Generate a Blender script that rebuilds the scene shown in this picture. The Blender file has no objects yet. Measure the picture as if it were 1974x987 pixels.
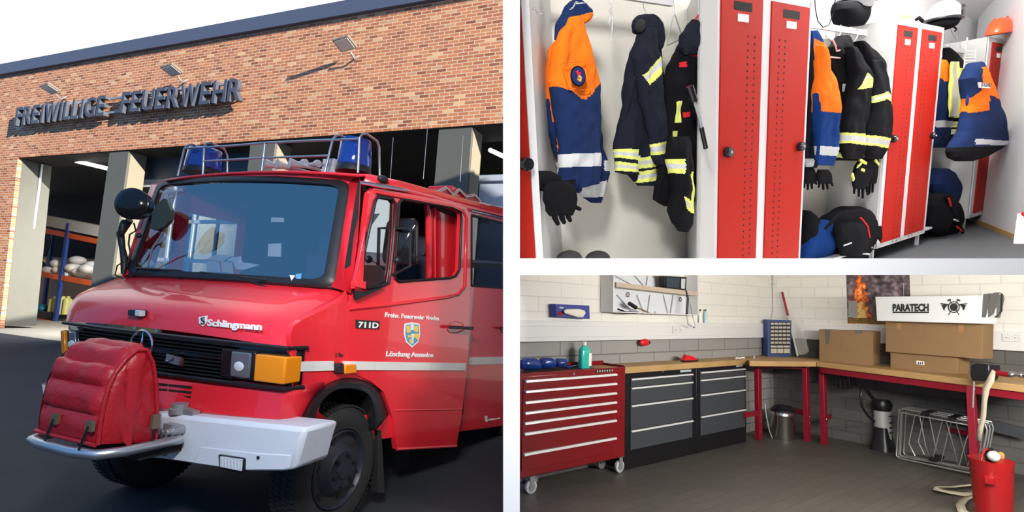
import bpy, math, random
from math import sin, cos, pi, sqrt, radians
from mathutils import Vector as V, Matrix, noise
from mathutils.geometry import tessellate_polygon
random.seed(7)
S = bpy.context.scene
COL = S.collection
# ---------------------------------------------------------------- camera, sky, sun, lamps, exposure
FPX, CX, CY = 1000.0, 986.0, 514.0
cam = bpy.data.objects.new('camera', bpy.data.cameras.new('camera')); COL.objects.link(cam)
cam.rotation_euler = (pi/2, 0, 0)
cam.data.sensor_width = 36; cam.data.lens = 36*FPX/1974
cam.data.shift_x = 1/1974; cam.data.shift_y = (CY-493.5)/1974
cam.data.clip_start = .05; cam.data.clip_end = 300
S.camera = cam
S.view_settings.view_transform = 'Standard'; S.view_settings.look = 'None'
S.view_settings.gamma = 1; S.view_settings.use_curve_mapping = False
S.view_settings.exposure = 0.0
S.cycles.max_bounces = 8; S.cycles.use_denoising = True
def rotm(r):
    r = V(r); a = r.length
    return Matrix.Rotation(a, 3, r/a)
# three places of one building, each with its own lie of the land: the yard, the cloakroom above, the workshop below
RL = rotm((-0.09917, 0.05307, -0.36664)); RT = rotm((0.17997, -0.12525, 0.57923)); RB = rotm((-0.07407, 0.05177, 0.63292))
w = bpy.data.worlds.new('sky'); S.world = w; w.use_nodes = True
nt = w.node_tree; N = nt.nodes; Lk = nt.links; N.clear()
out = N.new('ShaderNodeOutputWorld'); bg = N.new('ShaderNodeBackground')
tc = N.new('ShaderNodeTexCoord'); sep = N.new('ShaderNodeSeparateXYZ')
mr = N.new('ShaderNodeMapRange'); mr.inputs[1].default_value = .25; mr.inputs[2].default_value = .8
nz = N.new('ShaderNodeTexNoise'); nz.inputs['Scale'].default_value = 2.2; nz.inputs['Detail'].default_value = 5
ad = N.new('ShaderNodeMath'); ad.operation = 'MULTIPLY_ADD'; ad.inputs[1].default_value = .45
mx = N.new('ShaderNodeMix'); mx.data_type = 'RGBA'
mx.inputs[6].default_value = (.09, .26, .55, 1); mx.inputs[7].default_value = (.93, .99, 1.0, 1)
Lk.new(tc.outputs['Generated'], sep.inputs[0]); Lk.new(tc.outputs['Generated'], nz.inputs['Vector'])
Lk.new(nz.outputs['Fac'], ad.inputs[0]); Lk.new(sep.outputs['Y'], ad.inputs[2])
Lk.new(ad.outputs[0], mr.inputs[0]); Lk.new(mr.outputs[0], mx.inputs[0]); Lk.new(mx.outputs[2], bg.inputs[0])
bg.inputs[1].default_value = 1.35; Lk.new(bg.outputs[0], out.inputs[0])
def lamp(name, kind, loc, energy, color=(1,1,1), to=None, size=None, size_y=None, d=None):
    l = bpy.data.lights.new(name, kind); l.energy = energy; l.color = color
    if kind == 'AREA':
        l.shape = 'RECTANGLE' if size_y else 'DISK'; l.size = size
        if size_y: l.size_y = size_y
    elif kind == 'SUN': l.angle = radians(.6)
    o = bpy.data.objects.new(name, l); COL.objects.link(o); o.location = loc
    dv = V(d) if d else (V(to)-V(loc))
    o.rotation_euler = dv.to_track_quat('-Z', 'Y').to_euler()
    return o
lamp('sun', 'SUN', (10, -5, 12), 11.5, (1, .93, .82), d=RL @ V((-1.511, .45, -.40)))
lamp('front_fill_lamp', 'AREA', (-.25, .15, 1.7), 142, (1, .98, .95), to=(-.2, 3, 0), size=.5)  # fill lamp added near the camera to whiten the divider edges
sp_ = lamp('door_fill_spot', 'SPOT', (-.9, .1, 1.6), 560, (1, .97, .93), to=(-1.15, 5.2, -.5)); sp_.data.spot_size = radians(31); sp_.data.spot_blend = .6; sp_.data.shadow_soft_size = .2  # unseen spot added to brighten the truck door
lamp('bay_fill_lamp', 'AREA', RL @ V((-16.5, 10.6, 3.0)), 800, (1, .98, .95), to=RL @ V((-17.5, 12.8, -.6)), size=1.5)  # unseen lamp added to lift the rack out of the dark
lamp('cloakroom_lamp', 'AREA', (1.9, 2.7, 3.0), 30, (1, .97, .92), to=(1.9, 3.0, 0), size=1.6, size_y=.4)
lamp('cloakroom_lamp', 'AREA', (3.1, 3.6, 3.0), 165, (1, .97, .93), to=(4.0, 5.0, .6), size=1.4, size_y=.4)  # second unseen lamp added to brighten the dim far wall
lamp('workshop_lamp', 'AREA', (2.9, 2.3, -.10), 132, (1, .96, .88), to=(3.2, 5.4, -.7), size=2.2, size_y=.18)
# ---------------------------------------------------------------- helpers
class Frame:
    def __init__(s, R): s.R = R; s.Ri = R.transposed(); s.M = R.to_4x4()
    def ray(s, u, v): return s.Ri @ V(((u-CX)/FPX, 1, (CY-v)/FPX))
    def at(s, u, v, ax, val):
        r = s.ray(u, v); return r*(val/r[ax])
    def dep(s, u, v, d): return s.ray(u, v)*d
    def pl(s, u, v, p, n):
        r = s.ray(u, v); n = V(n); return r*(V(p).dot(n)/r.dot(n))
L = Frame(RL); T = Frame(RT); B = Frame(RB); W = Frame(Matrix.Identity(3))
X, Y, Z = 0, 1, 2
def catm(P, x):
    i = min(int(x), len(P)-2); t = x-i; a, b, c, d = P[max(i-1,0)], P[i], P[i+1], P[min(i+2,len(P)-1)]
    return .5*((2*b)+(c-a)*t+(2*a-5*b+4*c-d)*t*t+(3*b-a-3*c+d)*t**3)
def lerp(a, b, t): return a+(b-a)*t
class MB:
    def __init__(s): s.v = []; s.f = []; s.m = []; s.mi = 0
    def add(s, vs, fs, mi=None):
        o = len(s.v); s.v += [V(p) for p in vs]
        for f in fs: s.f.append([o+i for i in f]); s.m.append(s.mi if mi is None else mi)
        return s
    def hexa(s, p, mi=None):
        return s.add(p, [(0,3,2,1),(4,5,6,7),(0,1,5,4),(1,2,6,5),(2,3,7,6),(3,0,4,7)], mi)
    def obox(s, o, a, b, c, mi=None):
        o, a, b, c = V(o), V(a), V(b), V(c)
        return s.hexa([o, o+a, o+a+b, o+b, o+c, o+a+c, o+a+b+c, o+b+c], mi)
    def box(s, x0, x1, y0, y1, z0, z1, mi=None):
        return s.obox((x0,y0,z0), (x1-x0,0,0), (0,y1-y0,0), (0,0,z1-z0), mi)
    def prism(s, pts, e, mi=None, side=None):
        pts = [V(p) for p in pts]; n = len(pts); e = V(e)
        tri = [tuple(t) for t in tessellate_polygon([pts])]
        s.add(pts+[p+e for p in pts], tri+[tuple(i+n for i in t[::-1]) for t in tri], mi)
        o = len(s.v)-2*n
        for i in range(n):
            j = (i+1) % n; s.f.append([o+i, o+j, o+n+j, o+n+i]); s.m.append((s.mi if mi is None else mi) if side is None else side)
        return s
    def tube(s, pts, r, n=8, mi=None, close=False):
        pts = [V(p) for p in pts]; m = len(pts); vs = []; fs = []; up = None
        for i, p in enumerate(pts):
            a = pts[i-1] if (i or close) else p; b = pts[(i+1) % m] if (i < m-1 or close) else p
            t = (b-a).normalized()
            if up is None: up = t.orthogonal().normalized()
            up = (up-t*up.dot(t)).normalized(); sd = t.cross(up)
            rr = r[i] if isinstance(r, (list, tuple)) else r
            vs += [p+(up*cos(2*pi*k/n)+sd*sin(2*pi*k/n))*rr for k in range(n)]
        for i in range(m if close else m-1):
            for k in range(n):
                k2 = (k+1) % n; j = (i+1) % m; fs.append((i*n+k, i*n+k2, j*n+k2, j*n+k))
        if not close: fs += [tuple(range(n))[::-1], tuple((m-1)*n+k for k in range(n))]
        return s.add(vs, fs, mi)
    def lathe(s, c, ax, prof, n=24, mi=None):
        c, ax = V(c), V(ax).normalized(); a = ax.orthogonal().normalized(); b = ax.cross(a); vs = []; fs = []
        for t, r in prof: vs += [c+ax*t+(a*cos(2*pi*k/n)+b*sin(2*pi*k/n))*max(r, 1e-4) for k in range(n)]
        for i in range(len(prof)-1):
            for k in range(n):
                k2 = (k+1) % n; fs.append((i*n+k, i*n+k2, (i+1)*n+k2, (i+1)*n+k))
        fs += [tuple(range(n))[::-1], tuple((len(prof)-1)*n+k for k in range(n))]
        return s.add(vs, fs, mi)
    def ball(s, c, r, n=16, m=10, mi=None, rot=None):
        c = V(c); vs = []; fs = []
        if not isinstance(r, (list, tuple)): r = (r, r, r)
        for i in range(m+1):
            t = pi*i/m
            for k in range(n):
                p = V((r[0]*max(sin(t), .01)*cos(2*pi*k/n), r[1]*max(sin(t), .01)*sin(2*pi*k/n), r[2]*cos(t)))
                vs.append(c+(rot @ p if rot else p))
        for i in range(m):
            for k in range(n): fs.append((i*n+k, i*n+(k+1) % n, (i+1)*n+(k+1) % n, (i+1)*n+k))
        return s.add(vs, fs, mi)
    def grid(s, rows, mi=None, close=False):
        m = len(rows[0]); vs = [p for r in rows for p in r]; fs = []
        for i in range(len(rows)-1):
            for k in range(m if close else m-1): fs.append((i*m+k, i*m+(k+1) % m, (i+1)*m+(k+1) % m, (i+1)*m+k))
        return s.add(vs, fs, mi)
def _link(fr, name, mb, mats, base, parent=None, smooth=0, bevel=0, solid=0):
    me = bpy.data.meshes.new(name); base = V(base)
    me.from_pydata([tuple(p-base) for p in mb.v], [], mb.f)
    for m in (mats if isinstance(mats, (list, tuple)) else [mats]): me.materials.append(m)
    me.polygons.foreach_set('material_index', mb.m)
    import bmesh
    bm = bmesh.new(); bm.from_mesh(me)
    bmesh.ops.recalc_face_normals(bm, faces=bm.faces); bm.to_mesh(me); bm.free()
    if smooth:
        me.polygons.foreach_set('use_smooth', [True]*len(me.polygons))
        me.set_sharp_from_angle(angle=radians(smooth))
    o = bpy.data.objects.new(name, me); COL.objects.link(o)
    if parent: o.parent = parent
    else: o.matrix_world = fr.M @ Matrix.Translation(base)
    if solid:
        md = o.modifiers.new('s', 'SOLIDIFY'); md.thickness = solid; md.offset = 0
    if bevel:
        md = o.modifiers.new('b', 'BEVEL'); md.width = bevel; md.segments = 2; md.limit_method = 'ANGLE'
    return o
class Thing:
    def __init__(s, fr, name, label, cat, base, group=None):
        s.fr = fr; s.base = V(base); s.o = bpy.data.objects.new(name, None); COL.objects.link(s.o)
        s.o.empty_display_size = .1; s.o.matrix_world = fr.M @ Matrix.Translation(s.base)
        s.o['label'] = label; s.o['category'] = cat
        if group: s.o['group'] = group
    def part(s, name, mb, mats, smooth=30, bevel=0, under=None, label=None, solid=0):
        o = _link(s.fr, name, mb, mats, s.base, under or s.o, smooth, bevel, solid)
        if label: o['label'] = label
        return o
def solo(fr, name, mb, mats, label, cat, group=None, smooth=30, bevel=0, kind=None, solid=0):
    xs = [p.x for p in mb.v]; ys = [p.y for p in mb.v]; zs = [p.z for p in mb.v]
    o = _link(fr, name, mb, mats, ((min(xs)+max(xs))/2, (min(ys)+max(ys))/2, min(zs)), None, smooth, bevel, solid)
    o['label'] = label; o['category'] = cat
    if group: o['group'] = group
    if kind: o['kind'] = kind
    return o
def struct(fr, name, mb, mats, smooth=0, bevel=0):
    o = _link(fr, name, mb, mats, (0,0,0), None, smooth, bevel); o['kind'] = 'structure'; return o
def text_mb(mb, s, p0, p1, up, out, depth=.002, bold=0.0, shear=0, mi=None):
    """letters whose baseline runs p0 > p1, cap height along up, standing out by depth"""
    cu = bpy.data.curves.new('t', 'FONT'); cu.body = s; cu.size = 1; cu.extrude = .5; cu.offset = bold; cu.shear = shear
    cu.resolution_u = 3
    o = bpy.data.objects.new('t', cu); COL.objects.link(o)
    me = bpy.data.meshes.new_from_object(o); vs = [v.co.copy() for v in me.vertices]; fs = [tuple(p.vertices) for p in me.polygons]
    bpy.data.objects.remove(o); bpy.data.curves.remove(cu); bpy.data.meshes.remove(me)
    if not vs: return mb
    x0 = min(v.x for v in vs); x1 = max(v.x for v in vs); p0, p1, up, out = V(p0), V(p1), V(up), V(out).normalized()
    return mb.add([p0+(p1-p0)*((v.x-x0)/(x1-x0))+up*(v.y/.73)+out*(v.z+.5)*depth for v in vs], fs, mi)
def puff(fr, keys, ax, val, thick, nr=60, nc=20, fold=.012, seed=0, matfn=None, mb=None, tip=.4, lean=0, fs_=7.0):
    """closed soft body: keys (v, left, right) give its silhouette, thick its real depth"""
    mb = mb or MB(); rows = []; v0, v1 = keys[0][0], keys[-1][0]; mids = []
    for i in range(nr+1):
        t = i/nr; v = lerp(v0, v1, t)
        for a, b in zip(keys, keys[1:]):
            if v <= b[0]+1e-6: q = (v-a[0])/max(b[0]-a[0], 1e-6); break
        q = max(0, min(1, q)); l = lerp(a[1], b[1], q); r = lerp(a[2], b[2], q)
        pr = tip+(1-tip)*sin(pi*min(max(t, .0), 1))**.5; row = []; uv = []
        for k in range(nc):
            th = 2*pi*k/nc; cu = cos(th); su = sin(th)
            u = (l+r)/2+(r-l)/2*(abs(cu)**.8)*(1 if cu > 0 else -1)
            p = fr.at(u, v, ax, val+lean*t)
            nn = noise.noise(V((u*.035+seed*9.1, v*.011*fs_/7, th*.8)))+.5*noise.noise(V((u*.1+seed, v*.04, 3+su)))
            off = -thick*.5*pr*(abs(su)**.7)*(1 if su > 0 else -1)+fold*nn
            p = p.copy(); p[ax] += off; row.append(p); uv.append((u, v))
        rows.append(row); mids.append(uv)
    o = len(mb.v); mb.v += [p for r in rows for p in r]
    for i in range(nr):
        for k in range(nc):
            k2 = (k+1) % nc; mb.f.append([o+i*nc+k, o+i*nc+k2, o+(i+1)*nc+k2, o+(i+1)*nc+k])
            uu = (mids[i][k][0]+mids[i][k2][0])/2; vv = (mids[i][k][1]+mids[i+1][k][1])/2
            mb.m.append(matfn(uu, vv) if matfn else mb.mi)
    mb.f.append([o+k for k in range(nc)]); mb.m.append(matfn(mids[0][0][0], v0+.5) if matfn else mb.mi)
    mb.f.append([o+nr*nc+k for k in range(nc)]); mb.m.append(matfn(mids[-1][0][0], v1-.5) if matfn else mb.mi)
    return mb
def msz(fr, p, px):
    return px/FPX*(fr.R @ V(p)).y
def inpoly(u, v, P):
    c = False
    for (x0, y0), (x1, y1) in zip(P, P[1:]+P[:1]):
        if (y0 > v) != (y1 > v) and u < (x1-x0)*(v-y0)/(y1-y0)+x0: c = not c
    return c
# ---------------------------------------------------------------- materials
def pm(name, col, rough=.5, metal=0, coat=0, nscale=0, namt=.15, bump=0, bscale=60, trans=0, alpha=1, emit=0, sheen=0, ior=1.45):
    m = bpy.data.materials.new(name); m.use_nodes = True; nt = m.node_tree; b = nt.nodes['Principled BSDF']
    b.inputs['Base Color'].default_value = (*col, 1); b.inputs['Roughness'].default_value = rough
    b.inputs['Metallic'].default_value = metal; b.inputs['Coat Weight'].default_value = coat; b.inputs['Coat Roughness'].default_value = .03
    b.inputs['Transmission Weight'].default_value = trans; b.inputs['Alpha'].default_value = alpha; b.inputs['IOR'].default_value = ior
    if sheen: b.inputs['Sheen Weight'].default_value = sheen
    if emit: b.inputs['Emission Color'].default_value = (*col, 1); b.inputs['Emission Strength'].default_value = emit
    tcn = nt.nodes.new('ShaderNodeTexCoord')
    if nscale:
        n = nt.nodes.new('ShaderNodeTexNoise'); n.inputs['Scale'].default_value = nscale; n.inputs['Detail'].default_value = 6
        mp = nt.nodes.new('ShaderNodeMix'); mp.data_type = 'RGBA'
        mp.inputs[6].default_value = (*[c*(1-namt) for c in col], 1); mp.inputs[7].default_value = (*[min(1, c*(1+namt)) for c in col], 1)
        nt.links.new(tcn.outputs['Object'], n.inputs['Vector']); nt.links.new(n.outputs['Fac'], mp.inputs[0]); nt.links.new(mp.outputs[2], b.inputs['Base Color'])
    if bump:
        n2 = nt.nodes.new('ShaderNodeTexNoise'); n2.inputs['Scale'].default_value = bscale; n2.inputs['Detail'].default_value = 4
        bp = nt.nodes.new('ShaderNodeBump'); bp.inputs['Strength'].default_value = bump; bp.inputs['Distance'].default_value = .01
        nt.links.new(tcn.outputs['Object'], n2.inputs['Vector']); nt.links.new(n2.outputs['Fac'], bp.inputs['Height']); nt.links.new(bp.outputs[0], b.inputs['Normal'])
    return m
def brick(name, axes, c1, c2, cm, bw, bh, mortar, rough=.8, vary=None, bump=.5, freq=2, off=.5, fac=0):
    m = bpy.data.materials.new(name); m.use_nodes = True; nt = m.node_tree; b = nt.nodes['Principled BSDF']; b.inputs['Roughness'].default_value = rough
    t = nt.nodes.new('ShaderNodeTexCoord'); sp = nt.nodes.new('ShaderNodeSeparateXYZ'); cb = nt.nodes.new('ShaderNodeCombineXYZ')
    nt.links.new(t.outputs['Object'], sp.inputs[0]); nt.links.new(sp.outputs[axes[0]], cb.inputs[0]); nt.links.new(sp.outputs[axes[1]], cb.inputs[1])
    k = nt.nodes.new('ShaderNodeTexBrick'); k.offset = off; k.offset_frequency = freq
    k.inputs['Color1'].default_value = (*c1, 1); k.inputs['Color2'].default_value = (*c2, 1); k.inputs['Mortar'].default_value = (*cm, 1)
    k.inputs['Scale'].default_value = 1; k.inputs['Brick Width'].default_value = bw; k.inputs['Row Height'].default_value = bh
    k.inputs['Mortar Size'].default_value = mortar; k.inputs['Bias'].default_value = fac; k.inputs['Mortar Smooth'].default_value = .2
    nt.links.new(cb.outputs[0], k.inputs['Vector']); col = k.outputs['Color']
    if vary:   # a second brick field of the same size picks pale and dark bricks
        k2 = nt.nodes.new('ShaderNodeTexBrick'); k2.offset = off; k2.offset_frequency = freq
        for a in ('Scale', 'Brick Width', 'Row Height', 'Mortar Size'): k2.inputs[a].default_value = k.inputs[a].default_value
        k2.inputs['Color1'].default_value = (0,0,0,1); k2.inputs['Color2'].default_value = (1,1,1,1); k2.inputs['Mortar'].default_value = (.3,.3,.3,1)
        ofs = nt.nodes.new('ShaderNodeVectorMath'); ofs.inputs[1].default_value = (bw*38, bh*56, 0)
        nt.links.new(cb.outputs[0], ofs.inputs[0]); nt.links.new(ofs.outputs[0], k2.inputs['Vector'])
        r = nt.nodes.new('ShaderNodeValToRGB'); cr = r.color_ramp; cr.interpolation = 'CONSTANT'
        cr.elements[0].position = 0; cr.elements[0].color = (*vary[0], 1); cr.elements[1].position = .12; cr.elements[1].color = (1,1,1,1)
        e = cr.elements.new(.93); e.color = (*vary[1], 1)
        nt.links.new(k2.outputs['Color'], r.inputs[0])
        mm = nt.nodes.new('ShaderNodeMix'); mm.data_type = 'RGBA'; mm.blend_type = 'MULTIPLY'; mm.inputs[0].default_value = 1
        nt.links.new(col, mm.inputs[6]); nt.links.new(r.outputs[0], mm.inputs[7]); col = mm.outputs[2]
    nt.links.new(col, b.inputs['Base Color'])
    bp = nt.nodes.new('ShaderNodeBump'); bp.inputs['Strength'].default_value = bump; bp.inputs['Distance'].default_value = .008; bp.invert = True
    nt.links.new(k.outputs['Fac'], bp.inputs['Height']); nt.links.new(bp.outputs[0], b.inputs['Normal'])
    return m
def glass(name, tint, refl=.3, rcol=(1,1,1)):
    m = bpy.data.materials.new(name); m.use_nodes = True; nt = m.node_tree; nt.nodes.remove(nt.nodes['Principled BSDF'])
    o = nt.nodes['Material Output']; t = nt.nodes.new('ShaderNodeBsdfTransparent'); t.inputs[0].default_value = (*tint, 1)
    g = nt.nodes.new('ShaderNodeBsdfGlossy'); g.inputs['Roughness'].default_value = .01; g.inputs[0].default_value = (*rcol, 1)
    mx = nt.nodes.new('ShaderNodeMixShader'); mx.inputs[0].default_value = refl+.05
    nt.links.new(t.outputs[0], mx.inputs[1]); nt.links.new(g.outputs[0], mx.inputs[2]); nt.links.new(mx.outputs[0], o.inputs[0])
    return m
M = {}
M['white'] = pm('white_plaster', (.86,.86,.84), .9, nscale=3, namt=.02)
M['divider'] = pm('divider_paint', (.97,.97,.97), .95)
M['red'] = pm('fire_red_paint', (.78,.022,.036), .28, coat=.6)
M['redside'] = M['red']
M['black'] = pm('black_plastic', (.012,.013,.016), .45)
M['blackg'] = pm('black_gloss', (.01,.01,.012), .15)
M['rubber'] = pm('rubber', (.018,.018,.019), .75, bump=.2, bscale=200)
M['chrome'] = pm('chrome', (.75,.76,.78), .12, metal=1)
M['alu'] = pm('aluminium_tube', (.55,.57,.6), .35, metal=.9)
M['bumper'] = pm('bumper_white', (.74,.78,.84), .45, nscale=9, namt=.04)
M['wtext'] = pm('white_lettering', (.85,.85,.85), .5)
M['ktext'] = pm('black_lettering', (.02,.02,.02), .5)
M['amber'] = pm('amber_lens', (.85,.27,.01), .15, coat=.5)
M['lens'] = pm('clear_lens', (.72,.76,.80), .2, metal=.15)
M['blue'] = pm('blue_lens', (.012,.06,.42), .08, coat=1, trans=.35)
M['grey'] = pm('grey_metal', (.35,.36,.38), .4, metal=.5)
M['greyp'] = pm('pale_grey_paint', (.55,.57,.58), .5)
# ================================================================ THE YARD (frame L): x along the facade, y towards it, z up
GZ = -1.604; YF = 9.472
M['brick'] = brick('red_facade_brick', (0,2), (.62,.235,.095), (.42,.135,.06), (.70,.56,.40), .25, .078, .009, .85, vary=((.62,.55,.55),(1.25,1.9,2.3)))
M['asphalt'] = pm('asphalt', (.035,.038,.045), .8, nscale=1.2, namt=.35, bump=.4, bscale=120)
M['apron'] = pm('pale_paving', (.42,.38,.31), .9, nscale=2, namt=.1)
M['coping'] = pm('slate_blue_coping', (.085,.10,.15), .5)
M['pier'] = pm('grey_pier_cladding', (.115,.115,.10), .8, nscale=3, namt=.08)
M['reveal'] = pm('beige_reveal', (.27,.235,.17), .8)
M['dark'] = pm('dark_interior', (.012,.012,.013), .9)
M['hallw'] = pm('hall_wall', (.55,.54,.50), .9)
M['orange'] = pm('orange_beam', (.75,.12,.02), .5)
M['rblue'] = pm('rack_blue', (.02,.06,.28), .5)
M['tubelight'] = pm('fluorescent', (1,1,.97), .5, emit=3)
g = MB(); g.box(-60, 14, -14, YF-.75, GZ-.1, GZ); struct(L, 'floor', g, M['asphalt'])
g = MB(); g.box(-60, 14, YF-.75, YF+9, GZ-.1, GZ+.006); struct(L, 'floor_paving', g, M['apron'])
zl, zr = 3.83, 6.72
g = MB(); g.box(-34, 3, YF, YF+.12, zl, zr)
lc = [L.at(u, v, Y, YF) for u, v in ((35,300),(0,628))]
g.prism([(-34,YF,zl), (lc[0].x,YF,zl), (lc[1].x,YF,GZ), (-34,YF,GZ)], (0,.12,0))
struct(L, 'wall_facade', g, M['brick'])
g = MB(); g.box(-34, 3, YF-.12, YF+1.5, zr, zr+.36); struct(L, 'trim_1', g, M['coping'])
# soffit, back and ends of the appliance hall
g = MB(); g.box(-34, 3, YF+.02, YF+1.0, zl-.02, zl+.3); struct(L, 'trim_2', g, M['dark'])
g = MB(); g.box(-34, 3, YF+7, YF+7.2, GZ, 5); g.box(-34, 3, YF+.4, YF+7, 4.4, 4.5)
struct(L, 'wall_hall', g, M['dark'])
# left reveal and the piers between the doors
g = MB(); a, b = lc; d = .8
g.obox(a+V((-.02,.12,0)), (.03,0,0), (0,d,0), (b-a)); struct(L, 'wall_reveal', g, M['pier'])
def pier(i, ul, ur, usd, v, vb):
    a = L.at(ul, v, Y, YF+.04); b = L.at(ur, v, Y, YF+.04); g = MB()
    lean = 0
    g.box(a.x, b.x, YF+.04, YF+.55, GZ, zl, 0)
    g.box(b.x, b.x+.012, YF+.1, YF+.55, GZ, zl, 1)
    o = struct(L, 'trim_%d' % (3+i), g, [M['pier'], M['reveal']], bevel=.01); return o
    _ = (['grey clad pier left of the black searchlight, between open bay and glazed door', 'grey clad pier behind the roof horns of the red truck',
        'grey clad pier right of the thin aerials above the rear of the truck'][i])
pier(0, 206, 243, 270, 330, 0); pier(1, 480, 528, 540, 300, 0); pier(2, 845, 909, 925, 260, 0)
# white door track beside the left reveal
a = L.at(69,315,Y,YF+.5); b = L.at(21,631,Y,YF+.5)
g = MB(); g.tube([a, b], .07, 4); g.tube([a+V((.15,.1,0)), lerp(a,b,.4)+V((.22,.1,0))], .03, 4); struct(L, 'trim_6', g, M['wtext'])
# glazed sectional door of the second bay
yd = YF+.75
def gl(u, v): return L.at(u, v, Y, yd)
x0 = gl(262,300).x; x1 = gl(482,300).x
t = Thing(L, 'sectional_door', 'closed sectional door with dark head panel and glazed fields behind the cab', 'garage door', ((x0+x1)/2, yd, GZ))
g = MB(); g.box(x0, x1, yd, yd+.06, 3.0, zl); t.part('head_panel', g, pm('door_panel', (.05,.065,.085), .4))
g = MB(); zz = 3.0
rows = [3.0, 1.9, .8, -.3, -1.5]
for z in rows: g.box(x0, x1, yd, yd+.07, z-.05, z+.05)
for k in range(6):
    xx = lerp(x0, x1, k/5); g.box(xx-.04, xx+.04, yd, yd+.07, GZ, 3.0)
t.part('glazing_frame', g, M['greyp'])
g = MB(); g.box(x0, x1, yd+.03, yd+.04, GZ, 3.0); t.part('glass_pane', g, glass('door_glass', (.45,.45,.4), .15))
g = MB(); g.box(x0-.3, x1+.3, yd+2.5, yd+2.55, GZ, 3.0)
solo(L, 'hall_partition', g, M['hallw'], 'pale partition wall seen through the glazed door', 'partition', kind='structure')
g = MB(); p = [L.dep(123,305,17), L.dep(208,325,16)]; g.tube(p, .06, 6); solo(L, 'fluorescent_tube', g, M['tubelight'], 'bright fluorescent tube in the dark bay above the storage rack', 'lamp')
g = MB(); p = [L.at(944,289,Y,YF+1.2), L.at(985,308,Y,YF+1.0)]; g.tube(p, .05, 6); solo(L, 'fluorescent_tube', g, M['tubelight'], 'bright fluorescent tube in the bay at the right edge of the facade', 'lamp')
g = MB(); a = L.at(924,352,Y,YF+.9); g.box(a.x, a.x+5, YF+.9, YF+3, GZ+.6, a.z, 0); g.box(a.x-.06, a.x+5, YF+.84, YF+3, a.z, a.z+.16, 0)
solo(L, 'box_body', g, pm('pale_blue_panel', (.46,.52,.62), .6), 'pale blue-grey box body parked in the right bay behind the truck', 'vehicle body', bevel=.02)
# ---- storage rack in the open bay
YR = YF+3.2
def R(u, v, dy=0): return L.at(u, v, Y, YR+dy)
g0 = R(45,600)
t = Thing(L, 'storage_rack', 'pallet rack with orange beams and blue uprights in the open left bay', 'storage rack', (g0.x+1.5, YR, GZ))
for (u0, v0, u1, v1, w_) in ((56,434,192,461,.2), (42,517,190,543,.2), (26,607,200,634,.22)):
    a = R(u0, v0); b = R(u1, v1); g = MB(); g.obox(a, b-a, (0,.07,0), (0,0,-w_)); g.obox(a+V((0,1.3,0)), b-a, (0,.07,0), (0,0,-w_)); t.part('beam', g, M['orange'])
    g = MB(); g.obox(a+V((0,.05,-.04)), b-a, (0,1.3,0), (0,0,-.04)); t.part('shelf_board', g, M['hallw'])
for (u0, v0, u1, v1) in ((130,440,103,632), (100,452,82,600)):
    dy = 0 if u0 == 130 else 1.3
    a = R(u0, v0, dy); b = R(u1, v1, dy); g = MB(); g.obox(a+V((-.08,-.02,.2)), (.16,0,0), (0,.1,0), (b-a)+V((0,0,-.5))); t.part('upright', g, M['rblue'])
g = MB(); a = R(57,409); b = R(196,436); g.obox(a, b-a, (0,1.2,0), (0,0,-.42)); solo(L, 'long_white_box', g, M['hallw'], 'long white board lying on the top beam of the storage rack', 'box')
g = MB(); a = R(40,470,1.6); g.box(a.x-1.5, a.x+7.2, YR+1.6, YR+1.7, GZ, 1.02); struct(L, 'wall_bay', g, M['hallw'])
M['sack'] = pm('white_sack', (.62,.61,.58), .9, bump=.3, bscale=12)
for i, (u, v, r) in enumerate(((98,521,.3),(119,521,.32),(142,517,.3),(157,524,.32),(172,519,.33),(150,502,.28),(113,508,.28),(178,511,.25),(128,528,.25))):
    c = R(u, v, .25+.1*(i % 2)); g = MB(); g.ball(c, (r*1.15, r, r*.62), 14, 8)
    solo(L, 'white_sack', g, M['sack'], 'plump white sack in the heap on the middle shelf of the rack', 'sack', 'white sacks on the rack', smooth=180)
g = MB(); g.ball(R(66,512,.2), (.42,.35,.3), 14, 8); solo(L, 'black_bag', g, M['black'], 'black bag slumped at the left of the middle rack shelf', 'bag', smooth=180)
g = MB(); g.box(R(44,500).x, R(54,500).x, YR+.1, YR+.6, R(50,512).z, R(50,497).z); solo(L, 'yellow_crate', g, pm('yellow', (.75,.5,.15), .6), 'small yellow box left of the black bag', 'box')
g = MB(); c = R(85,470,.6); g.tube([c+V((.42*cos(a*pi/8),0,.42*sin(a*pi/8))) for a in range(16)], .022, 6, close=True)
for k in range(4): g.tube([c-V((.42*cos(k*pi/4),0,.42*sin(k*pi/4))), c+V((.42*cos(k*pi/4),0,.42*sin(k*pi/4)))], .015, 5)
a = R(52,470,.6); g.tube([a, R(78,477,.6)], .05, 6)
for u in (60, 69): g.tube([R(u,474,.6), R(u-3,500,.6)], .025, 5)
solo(L, 'hand_cart', g, M['black'], 'dark wheeled frame leaning on the upper rack shelf', 'cart')
g = MB(); g.box(R(57,600).x, R(95,600).x, YR+.1, YR+.8, R(75,612).z, R(75,600).z); solo(L, 'machine_base', g, M['black'], 'low black machine on the bottom rack shelf', 'machine', bevel=.03)
g = MB(); g.ball(R(77,594,.4), (.4,.3,.18), 14, 8); solo(L, 'teal_cover', g, pm('teal', (.01,.14,.2), .5), 'teal cover resting on the low black machine', 'cover', smooth=180)
g = MB(); c = R(45,612,.3); g.lathe(c, (0,0,1), [(0,.2),(1.15,.2)], 14); solo(L, 'black_pipe', g, M['dark'], 'upright black pipe at the left of the bottom rack shelf', 'pipe')
g = MB(); g.lathe(R(46,566,.1), (0,1,0), [(0,.14),(.06,.14)], 14); solo(L, 'green_cap', g, pm('green', (.05,.45,.2), .5), 'green cap on the upright black pipe', 'cap')
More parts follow.
